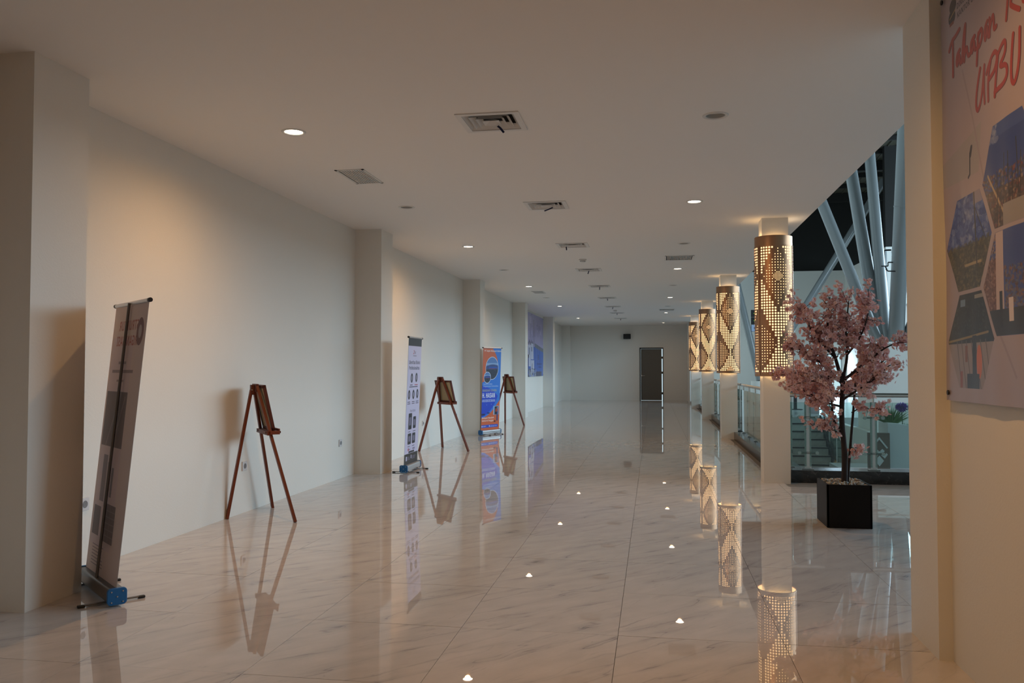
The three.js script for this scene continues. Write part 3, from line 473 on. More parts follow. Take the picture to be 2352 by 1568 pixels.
// ------------------------------------------------------------------ wall posters
function brush(c, pts, wd, col) { c.strokeStyle = col; c.lineWidth = wd; c.lineCap = 'round'; c.lineJoin = 'round'; c.beginPath(); c.moveTo(...pts[0]); for (let k = 1; k < pts.length - 1; k++) c.quadraticCurveTo(...pts[k], (pts[k][0] + pts[k + 1][0]) / 2, (pts[k][1] + pts[k + 1][1]) / 2); c.lineTo(...pts[pts.length - 1]); c.stroke(); }
const stagesTex = canvasTex(2048, 1408, (c, w, h) => {           // construction-stages poster, drawn in metres from its top left
  const S = w / 2.7, O = 0.045; c.fillStyle = '#a4979e'; c.fillRect(0, 0, w, h);
  c.scale(S, S); c.translate(O, 0);
  c.fillStyle = '#9c9698'; c.beginPath(); c.moveTo(-0.05, 0.78); c.lineTo(0.4, 0.7); c.lineTo(0.36, 0.9); c.lineTo(-0.05, 0.89); c.fill();
  c.strokeStyle = '#988b92'; c.lineWidth = 0.014; c.beginPath(); c.moveTo(0.2, 0.42); c.lineTo(0.42, 0.95); c.moveTo(0.5, 1.5); c.lineTo(0.7, 1.75); c.stroke();
  c.fillStyle = '#2c2a34'; c.beginPath(); c.ellipse(0.12, 0.105, 0.042, 0.03, 0, 0, 7); c.ellipse(0.105, 0.15, 0.042, 0.032, 0, 0, 7); c.fill(); c.fillStyle = '#7c4030'; c.fillRect(0.075, 0.17, 0.05, 0.014); c.strokeStyle = '#a8894a'; c.lineWidth = 0.006; c.beginPath(); c.moveTo(0.075, 0.15); c.lineTo(0.15, 0.13); c.stroke();
  c.fillStyle = '#3b3a44'; c.font = 'bold 0.036px sans-serif'; for (const [s, y] of [['KEMENTERIAN', 0.1], ['DIREKTORAT JENDERAL', 0.14], ['KANTOR UNIT', 0.18]]) { c.save(); c.translate(0.165, y); c.scale(0.001, 0.001); c.font = 'bold 36px sans-serif'; c.fillText(s, 0, 0); c.restore(); }
  const word = list => { for (const [dx, col, wd] of [[0.006, '#3a2422', 0.019], [0, '#9e382b', 0.02]]) for (const p of list) brush(c, p.map(([x, y]) => [x + dx, y + dx * 0.5]), wd, col); };
  word([[[0.06, 0.285], [0.09, 0.25], [0.13, 0.25], [0.185, 0.235]], [[0.105, 0.255], [0.1, 0.33], [0.095, 0.41]],
    [[0.18, 0.325], [0.15, 0.33], [0.135, 0.37], [0.15, 0.385], [0.175, 0.335], [0.18, 0.385]],
    [[0.2, 0.385], [0.22, 0.3], [0.26, 0.22], [0.235, 0.32], [0.225, 0.39]], [[0.225, 0.38], [0.26, 0.325], [0.265, 0.385], [0.29, 0.385]],
    [[0.345, 0.33], [0.31, 0.335], [0.298, 0.375], [0.315, 0.39], [0.34, 0.34], [0.345, 0.385]],
    [[0.385, 0.335], [0.37, 0.4], [0.36, 0.455]], [[0.375, 0.35], [0.41, 0.318], [0.432, 0.35], [0.4, 0.39], [0.365, 0.39]],
    [[0.485, 0.325], [0.455, 0.335], [0.45, 0.38], [0.465, 0.395], [0.485, 0.335], [0.495, 0.39]], [[0.51, 0.325], [0.515, 0.36], [0.512, 0.395]], [[0.515, 0.37], [0.545, 0.318], [0.56, 0.345], [0.558, 0.39], [0.585, 0.385]],
    [[0.71, 0.27], [0.7, 0.33], [0.685, 0.4]], [[0.8, 0.27], [0.71, 0.35], [0.75, 0.38], [0.8, 0.41]], [[0.84, 0.35], [0.82, 0.4], [0.87, 0.39]], [[0.95, 0.34], [0.91, 0.37], [0.95, 0.4]], [[1.0, 0.3], [1.0, 0.4]]]);
  word([[[0.395, 0.485], [0.36, 0.54], [0.335, 0.62], [0.36, 0.655], [0.41, 0.61], [0.445, 0.49]], [[0.445, 0.49], [0.435, 0.57], [0.445, 0.64]],
    [[0.49, 0.645], [0.485, 0.56], [0.52, 0.5]], [[0.47, 0.53], [0.54, 0.47], [0.6, 0.49], [0.57, 0.55], [0.505, 0.565]],
    [[0.6, 0.5], [0.575, 0.58], [0.56, 0.65]], [[0.6, 0.5], [0.67, 0.455], [0.68, 0.52], [0.6, 0.555], [0.69, 0.565], [0.68, 0.63], [0.56, 0.635]],
    [[0.745, 0.48], [0.71, 0.62], [0.74, 0.675], [0.79, 0.6], [0.8, 0.48]], [[0.88, 0.48], [0.9, 0.64]], [[0.95, 0.5], [1.02, 0.64]]]);
  c.strokeStyle = '#35323a'; c.lineWidth = 0.012; c.lineCap = 'round'; c.beginPath(); c.moveTo(0.245, 0.9); c.lineTo(0.262, 0.89); c.lineTo(0.264, 0.8); c.lineTo(0.285, 0.775); c.stroke(); c.lineWidth = 0.022; c.beginPath(); c.moveTo(0.268, 0.81); c.lineTo(0.28, 0.78); c.stroke();
  const hexes = [];
  const hex = (x, y, draw) => { c.save(); c.beginPath(); for (let k = 0; k < 6; k++) { const a = k * Math.PI / 3; const q = [x + 0.265 * Math.cos(a), y + 0.202 / Math.sin(Math.PI / 3) * Math.sin(a)]; k ? c.lineTo(...q) : c.moveTo(...q); } c.closePath(); c.clip(); draw(x, y); c.restore(); hexes.push([x, y]); };
  const R = (x, y, w2, h2, col) => { c.fillStyle = col; c.fillRect(x, y, w2, h2); };
  const L = (a, b, wd, col) => { c.strokeStyle = col; c.lineWidth = wd; c.beginPath(); c.moveTo(...a); c.lineTo(...b); c.stroke(); };
  const spk = (x, y, w2, h2, n, cols, s) => { for (let k = 0; k < n * 7; k++) { c.fillStyle = cols[Math.floor(rnd() * cols.length)]; c.globalAlpha = 0.55; c.save(); c.translate(x + rnd() * w2, y + rnd() * h2); c.rotate(rr(-0.6, 0.6)); c.beginPath(); c.ellipse(0, 0, s * rr(0.12, 0.45), s * rr(0.08, 0.28), 0, 0, 7); c.fill(); c.restore(); } c.globalAlpha = 1; };
  const site = (x, y) => { R(x - 0.3, y - 0.25, 0.6, 0.5, '#2b3f86'); R(x - 0.3, y - 0.25, 0.6, 0.1, '#3a4f94'); spk(x - 0.3, y - 0.24, 0.2, 0.1, 20, ['#8a93b4', '#6a78a8'], 0.05); R(x - 0.3, y + 0.05, 0.6, 0.3, '#4a3a30'); spk(x - 0.3, y - 0.02, 0.6, 0.25, 150, ['#2c2420', '#6a5444', '#9a8468', '#7a3428', '#5a5a5e'], 0.03); L([x - 0.2, y - 0.02], [x + 0.02, y + 0.22], 0.012, '#a8926e'); for (let k = 0; k < 12; k++) L([x - 0.1 + k * 0.035, y + rr(-0.12, 0)], [x - 0.1 + k * 0.035 + rr(-0.02, 0.02), y + 0.2], 0.006, '#2e2622'); R(x - 0.05, y + 0.12, 0.2, 0.1, '#8e8a88'); };
  hex(0.665, 0.965, site);
  hex(0.235, 1.175, (x, y) => { R(x - 0.3, y - 0.25, 0.6, 0.28, '#27418e'); spk(x - 0.28, y - 0.2, 0.5, 0.2, 46, ['#3a56a4', '#5f77b4', '#8c98bc'], 0.06); R(x + 0.06, y - 0.22, 0.1, 0.07, '#8d8aa0'); R(x - 0.3, y + 0.01, 0.6, 0.22, '#3e4032'); spk(x - 0.3, y, 0.6, 0.2, 110, ['#2a2c22', '#5c5a40', '#786c48', '#4a4636'], 0.035); R(x - 0.05, y + 0.09, 0.2, 0.012, '#a2906a'); L([x + 0.07, y - 0.2], [x + 0.1, y + 0.1], 0.012, '#2c2a30'); L([x + 0.07, y - 0.15], [x + 0.2, y + 0.02], 0.005, '#2c2a30'); });
  hex(0.67, 1.385, (x, y) => { R(x - 0.3, y - 0.25, 0.6, 0.5, '#34478e'); R(x - 0.3, y - 0.1, 0.2, 0.4, '#6a4a44'); spk(x - 0.28, y - 0.2, 0.2, 0.36, 90, ['#4a2e2a', '#8a6a5c', '#a88a7a'], 0.025); R(x - 0.13, y - 0.25, 0.07, 0.42, '#b7a8ac'); spk(x - 0.05, y - 0.06, 0.3, 0.2, 70, ['#5a3630', '#8c5a48', '#6c6a70'], 0.03); R(x - 0.3, y + 0.1, 0.6, 0.2, '#2a2a30'); R(x - 0.02, y + 0.06, 0.04, 0.09, '#d0c4c4'); R(x - 0.1, y + 0.03, 0.025, 0.14, '#1c1c24'); });
  hex(0.25, 1.595, (x, y) => { R(x - 0.3, y - 0.25, 0.6, 0.26, '#1d2222'); R(x - 0.12, y - 0.18, 0.06, 0.03, '#6c88a4'); R(x + 0.05, y - 0.19, 0.1, 0.016, '#8a8a88'); spk(x - 0.25, y - 0.15, 0.5, 0.12, 40, ['#2c3230', '#141816', '#3c4440'], 0.03); L([x - 0.27, y + 0.0], [x + 0.2, y - 0.03], 0.01, '#8a7a50'); R(x - 0.3, y + 0.01, 0.6, 0.25, '#8f8584'); for (let k = 0; k < 7; k++) L([x - 0.16 + k * 0.055, y], [x - 0.1 + k * 0.055, y + 0.22], 0.008, '#5e5858'); R(x + 0.02, y - 0.02, 0.05, 0.16, '#24262c'); c.fillStyle = '#c46a34'; c.beginPath(); c.ellipse(x + 0.1, y + 0.09, 0.03, 0.07, 0, 0, 7); c.fill(); R(x - 0.06, y + 0.02, 0.025, 0.07, '#7a4a34'); R(x - 0.12, y + 0.13, 0.03, 0.07, '#8a4a38'); R(x - 0.04, y + 0.14, 0.14, 0.08, '#2a2c30'); });
  hex(1.1, 1.175, site); hex(1.1, 0.75, site); hex(1.53, 0.965, site); hex(1.53, 1.385, site); hex(1.96, 1.175, site);
});
const vinyl = map => new THREE.MeshPhysicalMaterial({ map, roughness: 0.32, clearcoat: 0.25, clearcoatRoughness: 0.25 });
function poster(name, w, h, map, ripple, label) {               // slack vinyl sheet with eyelets
  const t = new THREE.Group(), g = new THREE.PlaneGeometry(w, h, 90, 40), p = g.attributes.position;
  for (let i = 0; i < p.count; i++) { const x = p.getX(i), y = p.getY(i); p.setZ(i, 0.012 + ripple * (0.5 + 0.5 * noise.noise(x * 2.2 + 3, y * 0.8, 4.2) + 0.25 * noise.noise(x * 6, y * 1.6, 9))); }
  g.computeVertexNormals(); part('vinyl_sheet', g, vinyl(map), t);
  for (const x of [-w / 2 + 0.04, 0, w / 2 - 0.04]) for (const y of [-h / 2 + 0.035, h / 2 - 0.035]) part('eyelet', cyl(0.011, 0.006, 0, 0, 0, 16).rotateX(Math.PI / 2).translate(x, y, 0.018 + ripple * 0.6), blackPlastic, t);
  t.name = numbered(name); scene.add(t); return tag(t, label, 'poster');
}
const pr = poster('wall_poster', 2.7, 1.85, stagesTex, 0.022, 'large glossy vinyl poster with red brush lettering and hexagon photos beside the near right pillar');
pr.position.set(WR - 0.002, 2.115, -4.09 + 1.35); pr.rotation.y = -Math.PI / 2;
const blueTex = canvasTex(2048, 716, (c, w, h) => {
  c.fillStyle = '#aea7d2'; c.fillRect(0, 0, w, h); c.fillStyle = '#9d98c8'; c.fillRect(0, 0, w, 160);
  speckle(c, 0, 30, w, 200, 60, ['#b4aed8', '#a49ecb', '#9893c2'], 40, 170);
  c.fillStyle = '#2c66c4'; c.beginPath(); c.moveTo(0, 390); c.lineTo(1360, 370); c.lineTo(w, 420); c.lineTo(w, h); c.lineTo(0, h); c.fill();
  c.fillStyle = '#6b7486'; c.beginPath(); c.moveTo(1300, 330); c.lineTo(w, 380); c.lineTo(w, 425); c.lineTo(1300, 378); c.fill();
  c.fillStyle = '#5d5c74'; for (let k = 0; k < 6; k++) c.fillRect(1200 + k * 3, 60 + k * 50, 34 - k * 2, 50); c.strokeStyle = '#6f6d8c'; c.lineWidth = 12; c.beginPath(); c.moveTo(1225, 60); c.lineTo(1205, 380); c.moveTo(1225, 60); c.lineTo(1260, 360); c.stroke();
  c.fillStyle = '#39406a'; for (let k = 0; k < 9; k++) c.fillRect(640 + k * 60, 300 + (k % 3) * 14, 44, 34);
  c.fillStyle = '#c9d0e8'; c.fillRect(760, 360, 200, 240); c.fillRect(980, 340, 190, 180); c.fillRect(980, 530, 250, 140); c.fillStyle = '#4e5a80'; c.fillRect(820, 390, 60, 80); c.fillRect(1010, 380, 60, 50);
  c.fillStyle = '#1f3f9c'; c.fillRect(700, 480, 110, 170); c.fillStyle = '#14204a'; c.fillRect(700, 470, 140, 34);
  c.fillStyle = '#2c3350'; ft(c, 120, 'bold'); c.fillText('4', 1040, 650); ft(c, 84, 'bold'); c.fillStyle = '#18305c'; c.fillText('EN', 1560, 520); c.fillStyle = '#7a76ac'; c.fillText('TAHAPAN', 1440, 170);
  c.fillStyle = '#1f4a9c'; c.fillRect(1500, 560, 420, 20); c.fillRect(1620, 600, 280, 16); c.fillStyle = '#3a4468'; c.fillRect(1400, 660, 500, 56); speckle(c, 0, 620, 1400, 96, 160, ['#3f4a70', '#8894b4', '#b6bed2', '#25304e'], 10, 60);
});
const pl = poster('wall_poster', 5.6, 1.96, blueTex, 0.02, 'lilac and blue photo poster on the far left wall between two pillars');
pl.position.set(XL + 0.004, 2.05, -22.85 - 2.8); pl.rotation.y = Math.PI / 2;

// ------------------------------------------------------------------ wall sockets and loudspeaker
{
  const plate = rbox(0.086, 0.086, 0.012, 0.004, 0, 0, 0.006), well = new THREE.LatheGeometry([[0.0, 0.0124], [0.019, 0.0124], [0.0205, 0.0134], [0.023, 0.0145], [0.0245, 0.0125]].map(p => new THREE.Vector2(...p)), 28).rotateX(Math.PI / 2), wellM = std(0.2, 0.2, 0.21, 0.5), pin = join([-1, 1].map(s => cyl(0.0026, 0.003, 0, 0, 0, 8).rotateX(Math.PI / 2).translate(s * 0.0095, 0, 0.0125)));
  const sock = std(0.66, 0.66, 0.68, 0.4);
  [[-5.04, 'behind the grey-backed banner'], [-7.25, 'behind the first easel'], [-9.66, 'beside the pillar with the white banner'], [-13.35, 'behind the second easel'], [-15.7, 'beside the pillar with the orange banner']].forEach(([z, say]) => {
    const t = base('wall_socket', [XL, 0.43, z], Math.PI / 2); part('face_plate', plate, sock, t); const s = part('socket_well', well, wellM, t); part('contact', pin, ductSteel, s);
    tag(t, `white square socket low on the wall ${say}`, 'wall socket', 'wall sockets on the left wall');
  });
  const t = base('loudspeaker', [-1.055, 2.64, ZF]);
  part('cabinet', rbox(0.3, 0.21, 0.16, 0.02, 0, 0, 0.15), blackPlastic, t); part('speaker_grille', rbox(0.26, 0.17, 0.012, 0.005, 0, 0, 0.232), std(0.02, 0.02, 0.021, 0.8), t); part('bracket', join([box(-0.05, 0.05, -0.05, 0.05, 0, 0.01), box(-0.02, 0.02, -0.02, 0.02, 0.01, 0.09)]), blackPlastic, t);
  tag(t, 'small black loudspeaker mounted high on the far wall', 'loudspeaker');
}

// ------------------------------------------------------------------ balcony kerb and glass railings
const kerbTex = dataTex(256, (u, v) => { const k = 0.17 + 0.09 * fbm(u * 7 + v * 6, v * 14, 5, 4) + 0.12 * Math.max(0, 1 - Math.abs(fbm(u * 4 + v * 3, v * 6, 9, 4)) / 0.03); return [k, k * 0.97, k * 0.93]; });
const kerbM = new THREE.MeshPhysicalMaterial({ map: kerbTex, roughness: 0.2 });
struct('trim_1', worldUV(box(1.57, 9, -0.4, 0.135, -10.62, -10.3), 0.7), kerbM);
for (let k = 0; k < 3; k++) struct(`trim_${k + 2}`, worldUV(box(1.5, 1.78, -0.4, 0.13, COL[k + 1], COL[k] - 0.3), 0.7), kerbM);
struct('trim_5', worldUV(box(1.5, 1.78, -0.4, 0.13, -32.3, COL[3] - 0.3), 0.7), kerbM);
function railing(name, a, b, posts, label) {      // handrail, flat posts with clamp arms, glass between; runs a -> b at height 0.135
  const d = b.clone().sub(a), len = d.length(), t = base(name, [a.x, 0, a.z], Math.atan2(-d.z, d.x));
  part('handrail', rod(V(-0.02, 1.015, 0), V(len, 1.015, 0), 0.025, 20), steel, t);
  posts.forEach((x, i) => {
    const p = part('post', rbox(0.075, 0.8, 0.014, 0.003, x, 0.135 + 0.4, -0.0), steel, t);
    part('stem', rod(V(x, 0.93, 0), V(x, 1.0, 0), 0.012, 12), steel, p); part('base_plate', rbox(0.13, 0.012, 0.06, 0.003, x, 0.141, 0), steel, p);
    for (const y of [0.33, 0.75]) part('clamp_arm', join([rod(V(x - 0.1, y, 0.012), V(x + 0.1, y, 0.012), 0.011, 10), cyl(0.02, 0.03).rotateX(Math.PI / 2).translate(x - 0.1, y, 0.018), cyl(0.02, 0.03).rotateX(Math.PI / 2).translate(x + 0.1, y, 0.018)]), steel, p);
  });
  const ends = [0, ...posts, len];
  for (let k = 0; k < ends.length - 1; k++) { const x0 = ends[k] + 0.02, x1 = ends[k + 1] - 0.02; if (x1 - x0 > 0.15) part('glass_panel', box(x0, x1, 0.17, 0.93, 0.024, 0.034), greenGlass, t); }
  return tag(t, label, 'railing', 'glass balcony railings');
}
railing('glass_railing', V(1.57, 0, -10.42), V(8.9, 0, -10.42), [0.24, 0.98, 1.8, 2.7, 3.6, 4.5, 5.4, 6.3, 7.2], 'steel and glass balcony railing behind the potted pink tree');
const sideSay = ['steel and glass railing between the first and second lantern columns', 'steel and glass railing between the second and third lantern columns', 'steel and glass railing between the third and fourth lantern columns'];
for (let k = 0; k < 3; k++) { const L = COL[k] - 0.3 - COL[k + 1], n = 7; railing('glass_railing', V(1.66, 0, COL[k + 1]), V(1.66, 0, COL[k] - 0.3), Array.from({ length: n }, (_, i) => 0.22 + i * (L - 0.44) / (n - 1)), sideSay[k]).rotation.y = -Math.PI / 2; }
scene.traverse(o => { if (o.name === 'glass_railing_001' || o.name === 'glass_railing_002' || o.name === 'glass_railing_003') o.rotation.y = -Math.PI / 2; });

// ------------------------------------------------------------------ potted blossom tree
{
  const t = base('blossom_tree', [1.61, 0, -7.6]);
  const bark = std(0.028, 0.017, 0.013, 0.8), PW = 0.36, PH = 0.36;
  const planter = base('square_planter', [1.61, 0, -7.6]);
  const potM = new THREE.MeshPhysicalMaterial({ color: lin(0.010, 0.006, 0.004), roughness: 0.5, specularIntensity: 0.35 });
  part('planter_body', join([rbox(PW, PH, 0.02, 0.004, 0, PH / 2, PW / 2 + 0.03), rbox(PW, PH, 0.02, 0.004, 0, PH / 2, -PW / 2 - 0.03), rbox(0.02, PH, PW + 0.08, 0.004, -PW / 2 + 0.01, PH / 2, 0), rbox(0.02, PH, PW + 0.08, 0.004, PW / 2 - 0.01, PH / 2, 0), box(-PW / 2 + 0.01, PW / 2 - 0.01, 0.005, 0.02, -PW / 2 - 0.02, PW / 2 + 0.02)]), potM, planter);
  part('soil', box(-PW / 2 + 0.02, PW / 2 - 0.02, 0.02, PH - 0.03, -PW / 2 - 0.02, PW / 2 + 0.02), std(0.03, 0.02, 0.015, 0.95), planter);
  tag(planter, 'dark brown square planter holding the pink blossom tree and pebbles', 'planter');
  // pebbles
  const peb = new THREE.IcosahedronGeometry(0.016, 1), pebM = new THREE.MeshStandardMaterial({ roughness: 0.6 }), np = 260, pin = new THREE.InstancedMesh(peb, pebM, np);
  const M = new THREE.Matrix4(), Q = new THREE.Quaternion(), E = new THREE.Euler(), col = new THREE.Color();
  for (let k = 0; k < np; k++) { E.set(rr(0, 6), rr(0, 6), rr(0, 6)); Q.setFromEuler(E); M.compose(V(rr(-0.15, 0.15), PH - 0.022 + rr(0, 0.022), rr(-0.19, 0.19)), Q, V(rr(0.6, 1.2), rr(0.45, 0.8), rr(0.7, 1.3))); pin.setMatrixAt(k, M); const g = rr(0.16, 0.5); pin.setColorAt(k, col.setRGB(g, g * rr(0.82, 0.92), g * rr(0.62, 0.78))); }
  pin.name = 'pebble_layer'; pin.userData.kind = 'stuff'; prep(pin); planter.add(pin);
  // trunk and branches (local metres; y from the floor)
  const twigs = []; const tips = [];
  const limb = (pts, r0, r1, name) => {
    const cv = new THREE.CatmullRomCurve3(pts), n = 14, fr = cv.computeFrenetFrames(n, false), rad = 8, pos = [], idx = [];
    for (let i = 0; i <= n; i++) { const P = cv.getPointAt(i / n), r = r0 + (r1 - r0) * i / n; for (let j = 0; j < rad; j++) { const a = 2 * Math.PI * j / rad; const v = P.clone().addScaledVector(fr.normals[i], r * Math.cos(a) * (1 + 0.12 * Math.sin(i * 2.3 + j))).addScaledVector(fr.binormals[i], r * Math.sin(a)); pos.push(v.x, v.y, v.z); } }
    for (let i = 0; i < n; i++) for (let j = 0; j < rad; j++) { const a = i * rad + j, b = i * rad + (j + 1) % rad; idx.push(a, b, a + rad, b, b + rad, a + rad); }
    const g = new THREE.BufferGeometry(); g.setAttribute('position', new THREE.Float32BufferAttribute(pos, 3)); g.setIndex(idx); g.computeVertexNormals();
    if (name) part(name, g, bark, t); else twigs.push(g); // fine twigs join into one part
    return cv;
  };
  const trunk = limb([V(0.0, 0.32, 0.03), V(0.005, 0.6, 0.03), V(-0.012, 0.9, 0.02), V(0.0, 1.15, 0.01), V(0.01, 1.3, 0)], 0.026, 0.02, 'trunk');
  const second = limb([V(0.035, 0.33, -0.02), V(0.07, 0.7, -0.03), V(0.1, 1.0, -0.04), V(0.13, 1.25, -0.06), V(0.2, 1.5, -0.08)], 0.013, 0.008, 'trunk');
  const mains = [
    limb([V(-0.01, 0.78, 0.03), V(-0.08, 0.88, 0.05), V(-0.1, 1.02, 0.06), V(-0.12, 1.12, 0.08)], 0.014, 0.006, 'branch'),
    limb([V(0.0, 1.2, 0.01), V(-0.06, 1.42, 0.03), V(-0.12, 1.62, 0.04), V(-0.1, 1.95, 0.03)], 0.018, 0.005, 'branch'),
    limb([V(0.01, 1.25, 0), V(0.05, 1.45, -0.03), V(0.04, 1.65, -0.02), V(0.06, 1.9, 0.0)], 0.014, 0.005, 'branch'),
    limb([V(0.0, 1.2, 0.01), V(-0.17, 1.36, 0.08), V(-0.32, 1.48, 0.1), V(-0.44, 1.5, 0.12)], 0.014, 0.004, 'branch'),
    limb([V(0.0, 1.22, 0.0), V(0.18, 1.38, 0.06), V(0.36, 1.52, 0.08), V(0.5, 1.56, 0.06)], 0.014, 0.004, 'branch'),
    limb([V(0.0, 1.1, 0.01), V(-0.12, 1.17, -0.1), V(-0.3, 1.24, -0.18), V(-0.42, 1.3, -0.22)], 0.012, 0.004, 'branch'),
    limb([V(0.0, 1.15, 0.0), V(0.15, 1.2, -0.12), V(0.3, 1.3, -0.2), V(0.42, 1.42, -0.24)], 0.012, 0.004, 'branch'),
    limb([V(-0.02, 1.05, 0.02), V(0.08, 1.14, 0.14), V(0.2, 1.24, 0.22), V(0.32, 1.36, 0.26)], 0.011, 0.004, 'branch'),
    limb([V(-0.06, 1.42, 0.03), V(-0.2, 1.58, 0.02), V(-0.28, 1.72, 0.0), V(-0.33, 1.86, -0.02)], 0.01, 0.003, 'branch'),
    limb([V(0.05, 1.45, -0.03), V(0.16, 1.6, -0.05), V(0.22, 1.75, -0.06), V(0.26, 1.93, -0.08)], 0.01, 0.003, 'branch'),
    limb([V(-0.01, 0.78, 0.03), V(-0.1, 0.8, 0.08), V(-0.2, 0.83, 0.1), V(-0.27, 0.84, 0.12)], 0.007, 0.003, 'branch'),
    limb([V(0.08, 0.95, -0.03), V(0.16, 1.0, 0.02), V(0.22, 0.98, 0.06), V(0.28, 0.98, 0.08)], 0.006, 0.003, 'branch'),
    limb([V(0.06, 0.66, -0.02), V(0.09, 0.64, 0.02), V(0.12, 0.58, 0.04)], 0.004, 0.002, 'branch'),
    limb([V(-0.1, 1.3, 0.06), V(-0.2, 1.22, 0.2), V(-0.36, 1.24, 0.26)], 0.009, 0.003, 'branch'),
    limb([V(0.0, 1.0, 0.02), V(-0.14, 1.04, 0.02), V(-0.3, 1.13, 0.0), V(-0.42, 1.18, 0.02)], 0.01, 0.003, 'branch'),
  ];
  const flowers = [];
  const put = (P, out, s) => flowers.push([P, out, s]);
  const C0 = V(0.02, 1.42, 0);
  mains.forEach((cv, bi) => {
    const low = bi === 0 || bi === 10 || bi === 11 || bi === 12, nTw = bi === 12 ? 4 : bi === 10 || bi === 11 ? 9 : low ? 8 : 19;
    for (let k = 0; k < nTw; k++) {
      const u = low ? rr(0.25, 1) : rr(0.22, 1), P = cv.getPointAt(u), dir = cv.getTangentAt(u).clone().multiplyScalar(0.6).add(V(rr(-1, 1), rr(-0.75, 0.9), rr(-1, 1))).normalize();
      const len = (low ? rr(0.05, 0.12) : rr(0.09, 0.22)) * (bi === 12 ? 0.6 : 1), mid = P.clone().addScaledVector(dir, len * 0.5).add(V(0, rr(-0.01, 0.02), 0)), end = P.clone().addScaledVector(dir, len);
      limb([P, mid, end], 0.0035, 0.0016);
      const nf = low ? 13 : 22;
      for (let f = 0; f < nf; f++) { const v = rr(0.25, 1.05), q = P.clone().lerp(end, v).add(V(rr(-1, 1), rr(-1, 1), rr(-1, 1)).multiplyScalar(0.038)); put(q, q.clone().sub(C0).normalize().multiplyScalar(0.7).add(V(rr(-1, 1), rr(-0.8, 1), rr(-1, 1))).normalize(), rr(0.62, 1.05)); }
    }
  });
  const tw = part('twigs', join(twigs.map(g => { const q = g.toNonIndexed(); return q; })), bark, t); tw.userData.kind = 'stuff';
  // a five-petalled blossom
  const petals = []; for (let k = 0; k < 5; k++) { const p = new THREE.BufferGeometry(); const a = 0.011, pts = [[0, 0, 0], [-0.009, 0.004, 0.012], [0.009, 0.004, 0.012], [-0.0085, 0.008, 0.023], [0.0085, 0.008, 0.023], [0, 0.006, 0.021]]; const f = [0, 1, 2, 1, 3, 5, 1, 5, 2, 2, 5, 4]; const pos = []; for (const i of f) pos.push(...pts[i]); p.setAttribute('position', new THREE.Float32BufferAttribute(pos, 3)); p.rotateY(k * Math.PI * 2 / 5); petals.push(p); }
  const flower = mergeGeometries(petals); flower.computeVertexNormals();
  { const fp = flower.attributes.position, fc = new Float32Array(fp.count * 3); for (let i = 0; i < fp.count; i++) { const d = Math.hypot(fp.getX(i), fp.getZ(i)) < 0.004; fc.set(d ? [0.8, 0.55, 0.3] : [1, 1, 1], 3 * i); } flower.setAttribute('color', new THREE.BufferAttribute(fc, 3)); }
  const stamen = new THREE.ConeGeometry(0.004, 0.008, 5).translate(0, 0.004, 0);
  const pinks = [[0.84, 0.54, 0.52], [0.88, 0.62, 0.59], [0.80, 0.47, 0.47], [0.86, 0.58, 0.52]].map(c => new THREE.MeshPhysicalMaterial({ color: lin(...c), roughness: 0.8, side: THREE.DoubleSide, transmission: 0.12, thickness: 0, vertexColors: true }));
  const eyeM = std(0.3, 0.17, 0.04, 0.7);
  const place = (o, [P, n, s]) => { o.position.copy(P); o.quaternion.setFromUnitVectors(V(0, 1, 0), n); o.rotateY(s * 40); o.scale.setScalar(s); };
  flowers.sort((a, b) => (b[0].z + b[2] * 0.1) - (a[0].z + a[2] * 0.1));      // the ones that show largest first
  const dummy = new THREE.Object3D(), rest = [[], [], [], []];
  flowers.forEach((f, i) => { const v = i % 4; if (i < 300) { const m = part('blossom', flower, pinks[v], t); place(m, f); part('blossom_eye', stamen, eyeM, m); } else rest[v].push(f); });
  rest.forEach((l, v) => { const im = new THREE.InstancedMesh(flower, pinks[v], l.length); l.forEach((f, i) => { place(dummy, f); dummy.updateMatrix(); im.setMatrixAt(i, dummy.matrix); }); im.name = 'blossom_mass'; im.userData.kind = 'stuff'; prep(im); t.add(im); });
  console.log('blossoms', flowers.length);
  tag(t, 'artificial cherry tree with pink blossoms and dark twin trunk in square planter', 'tree');
}

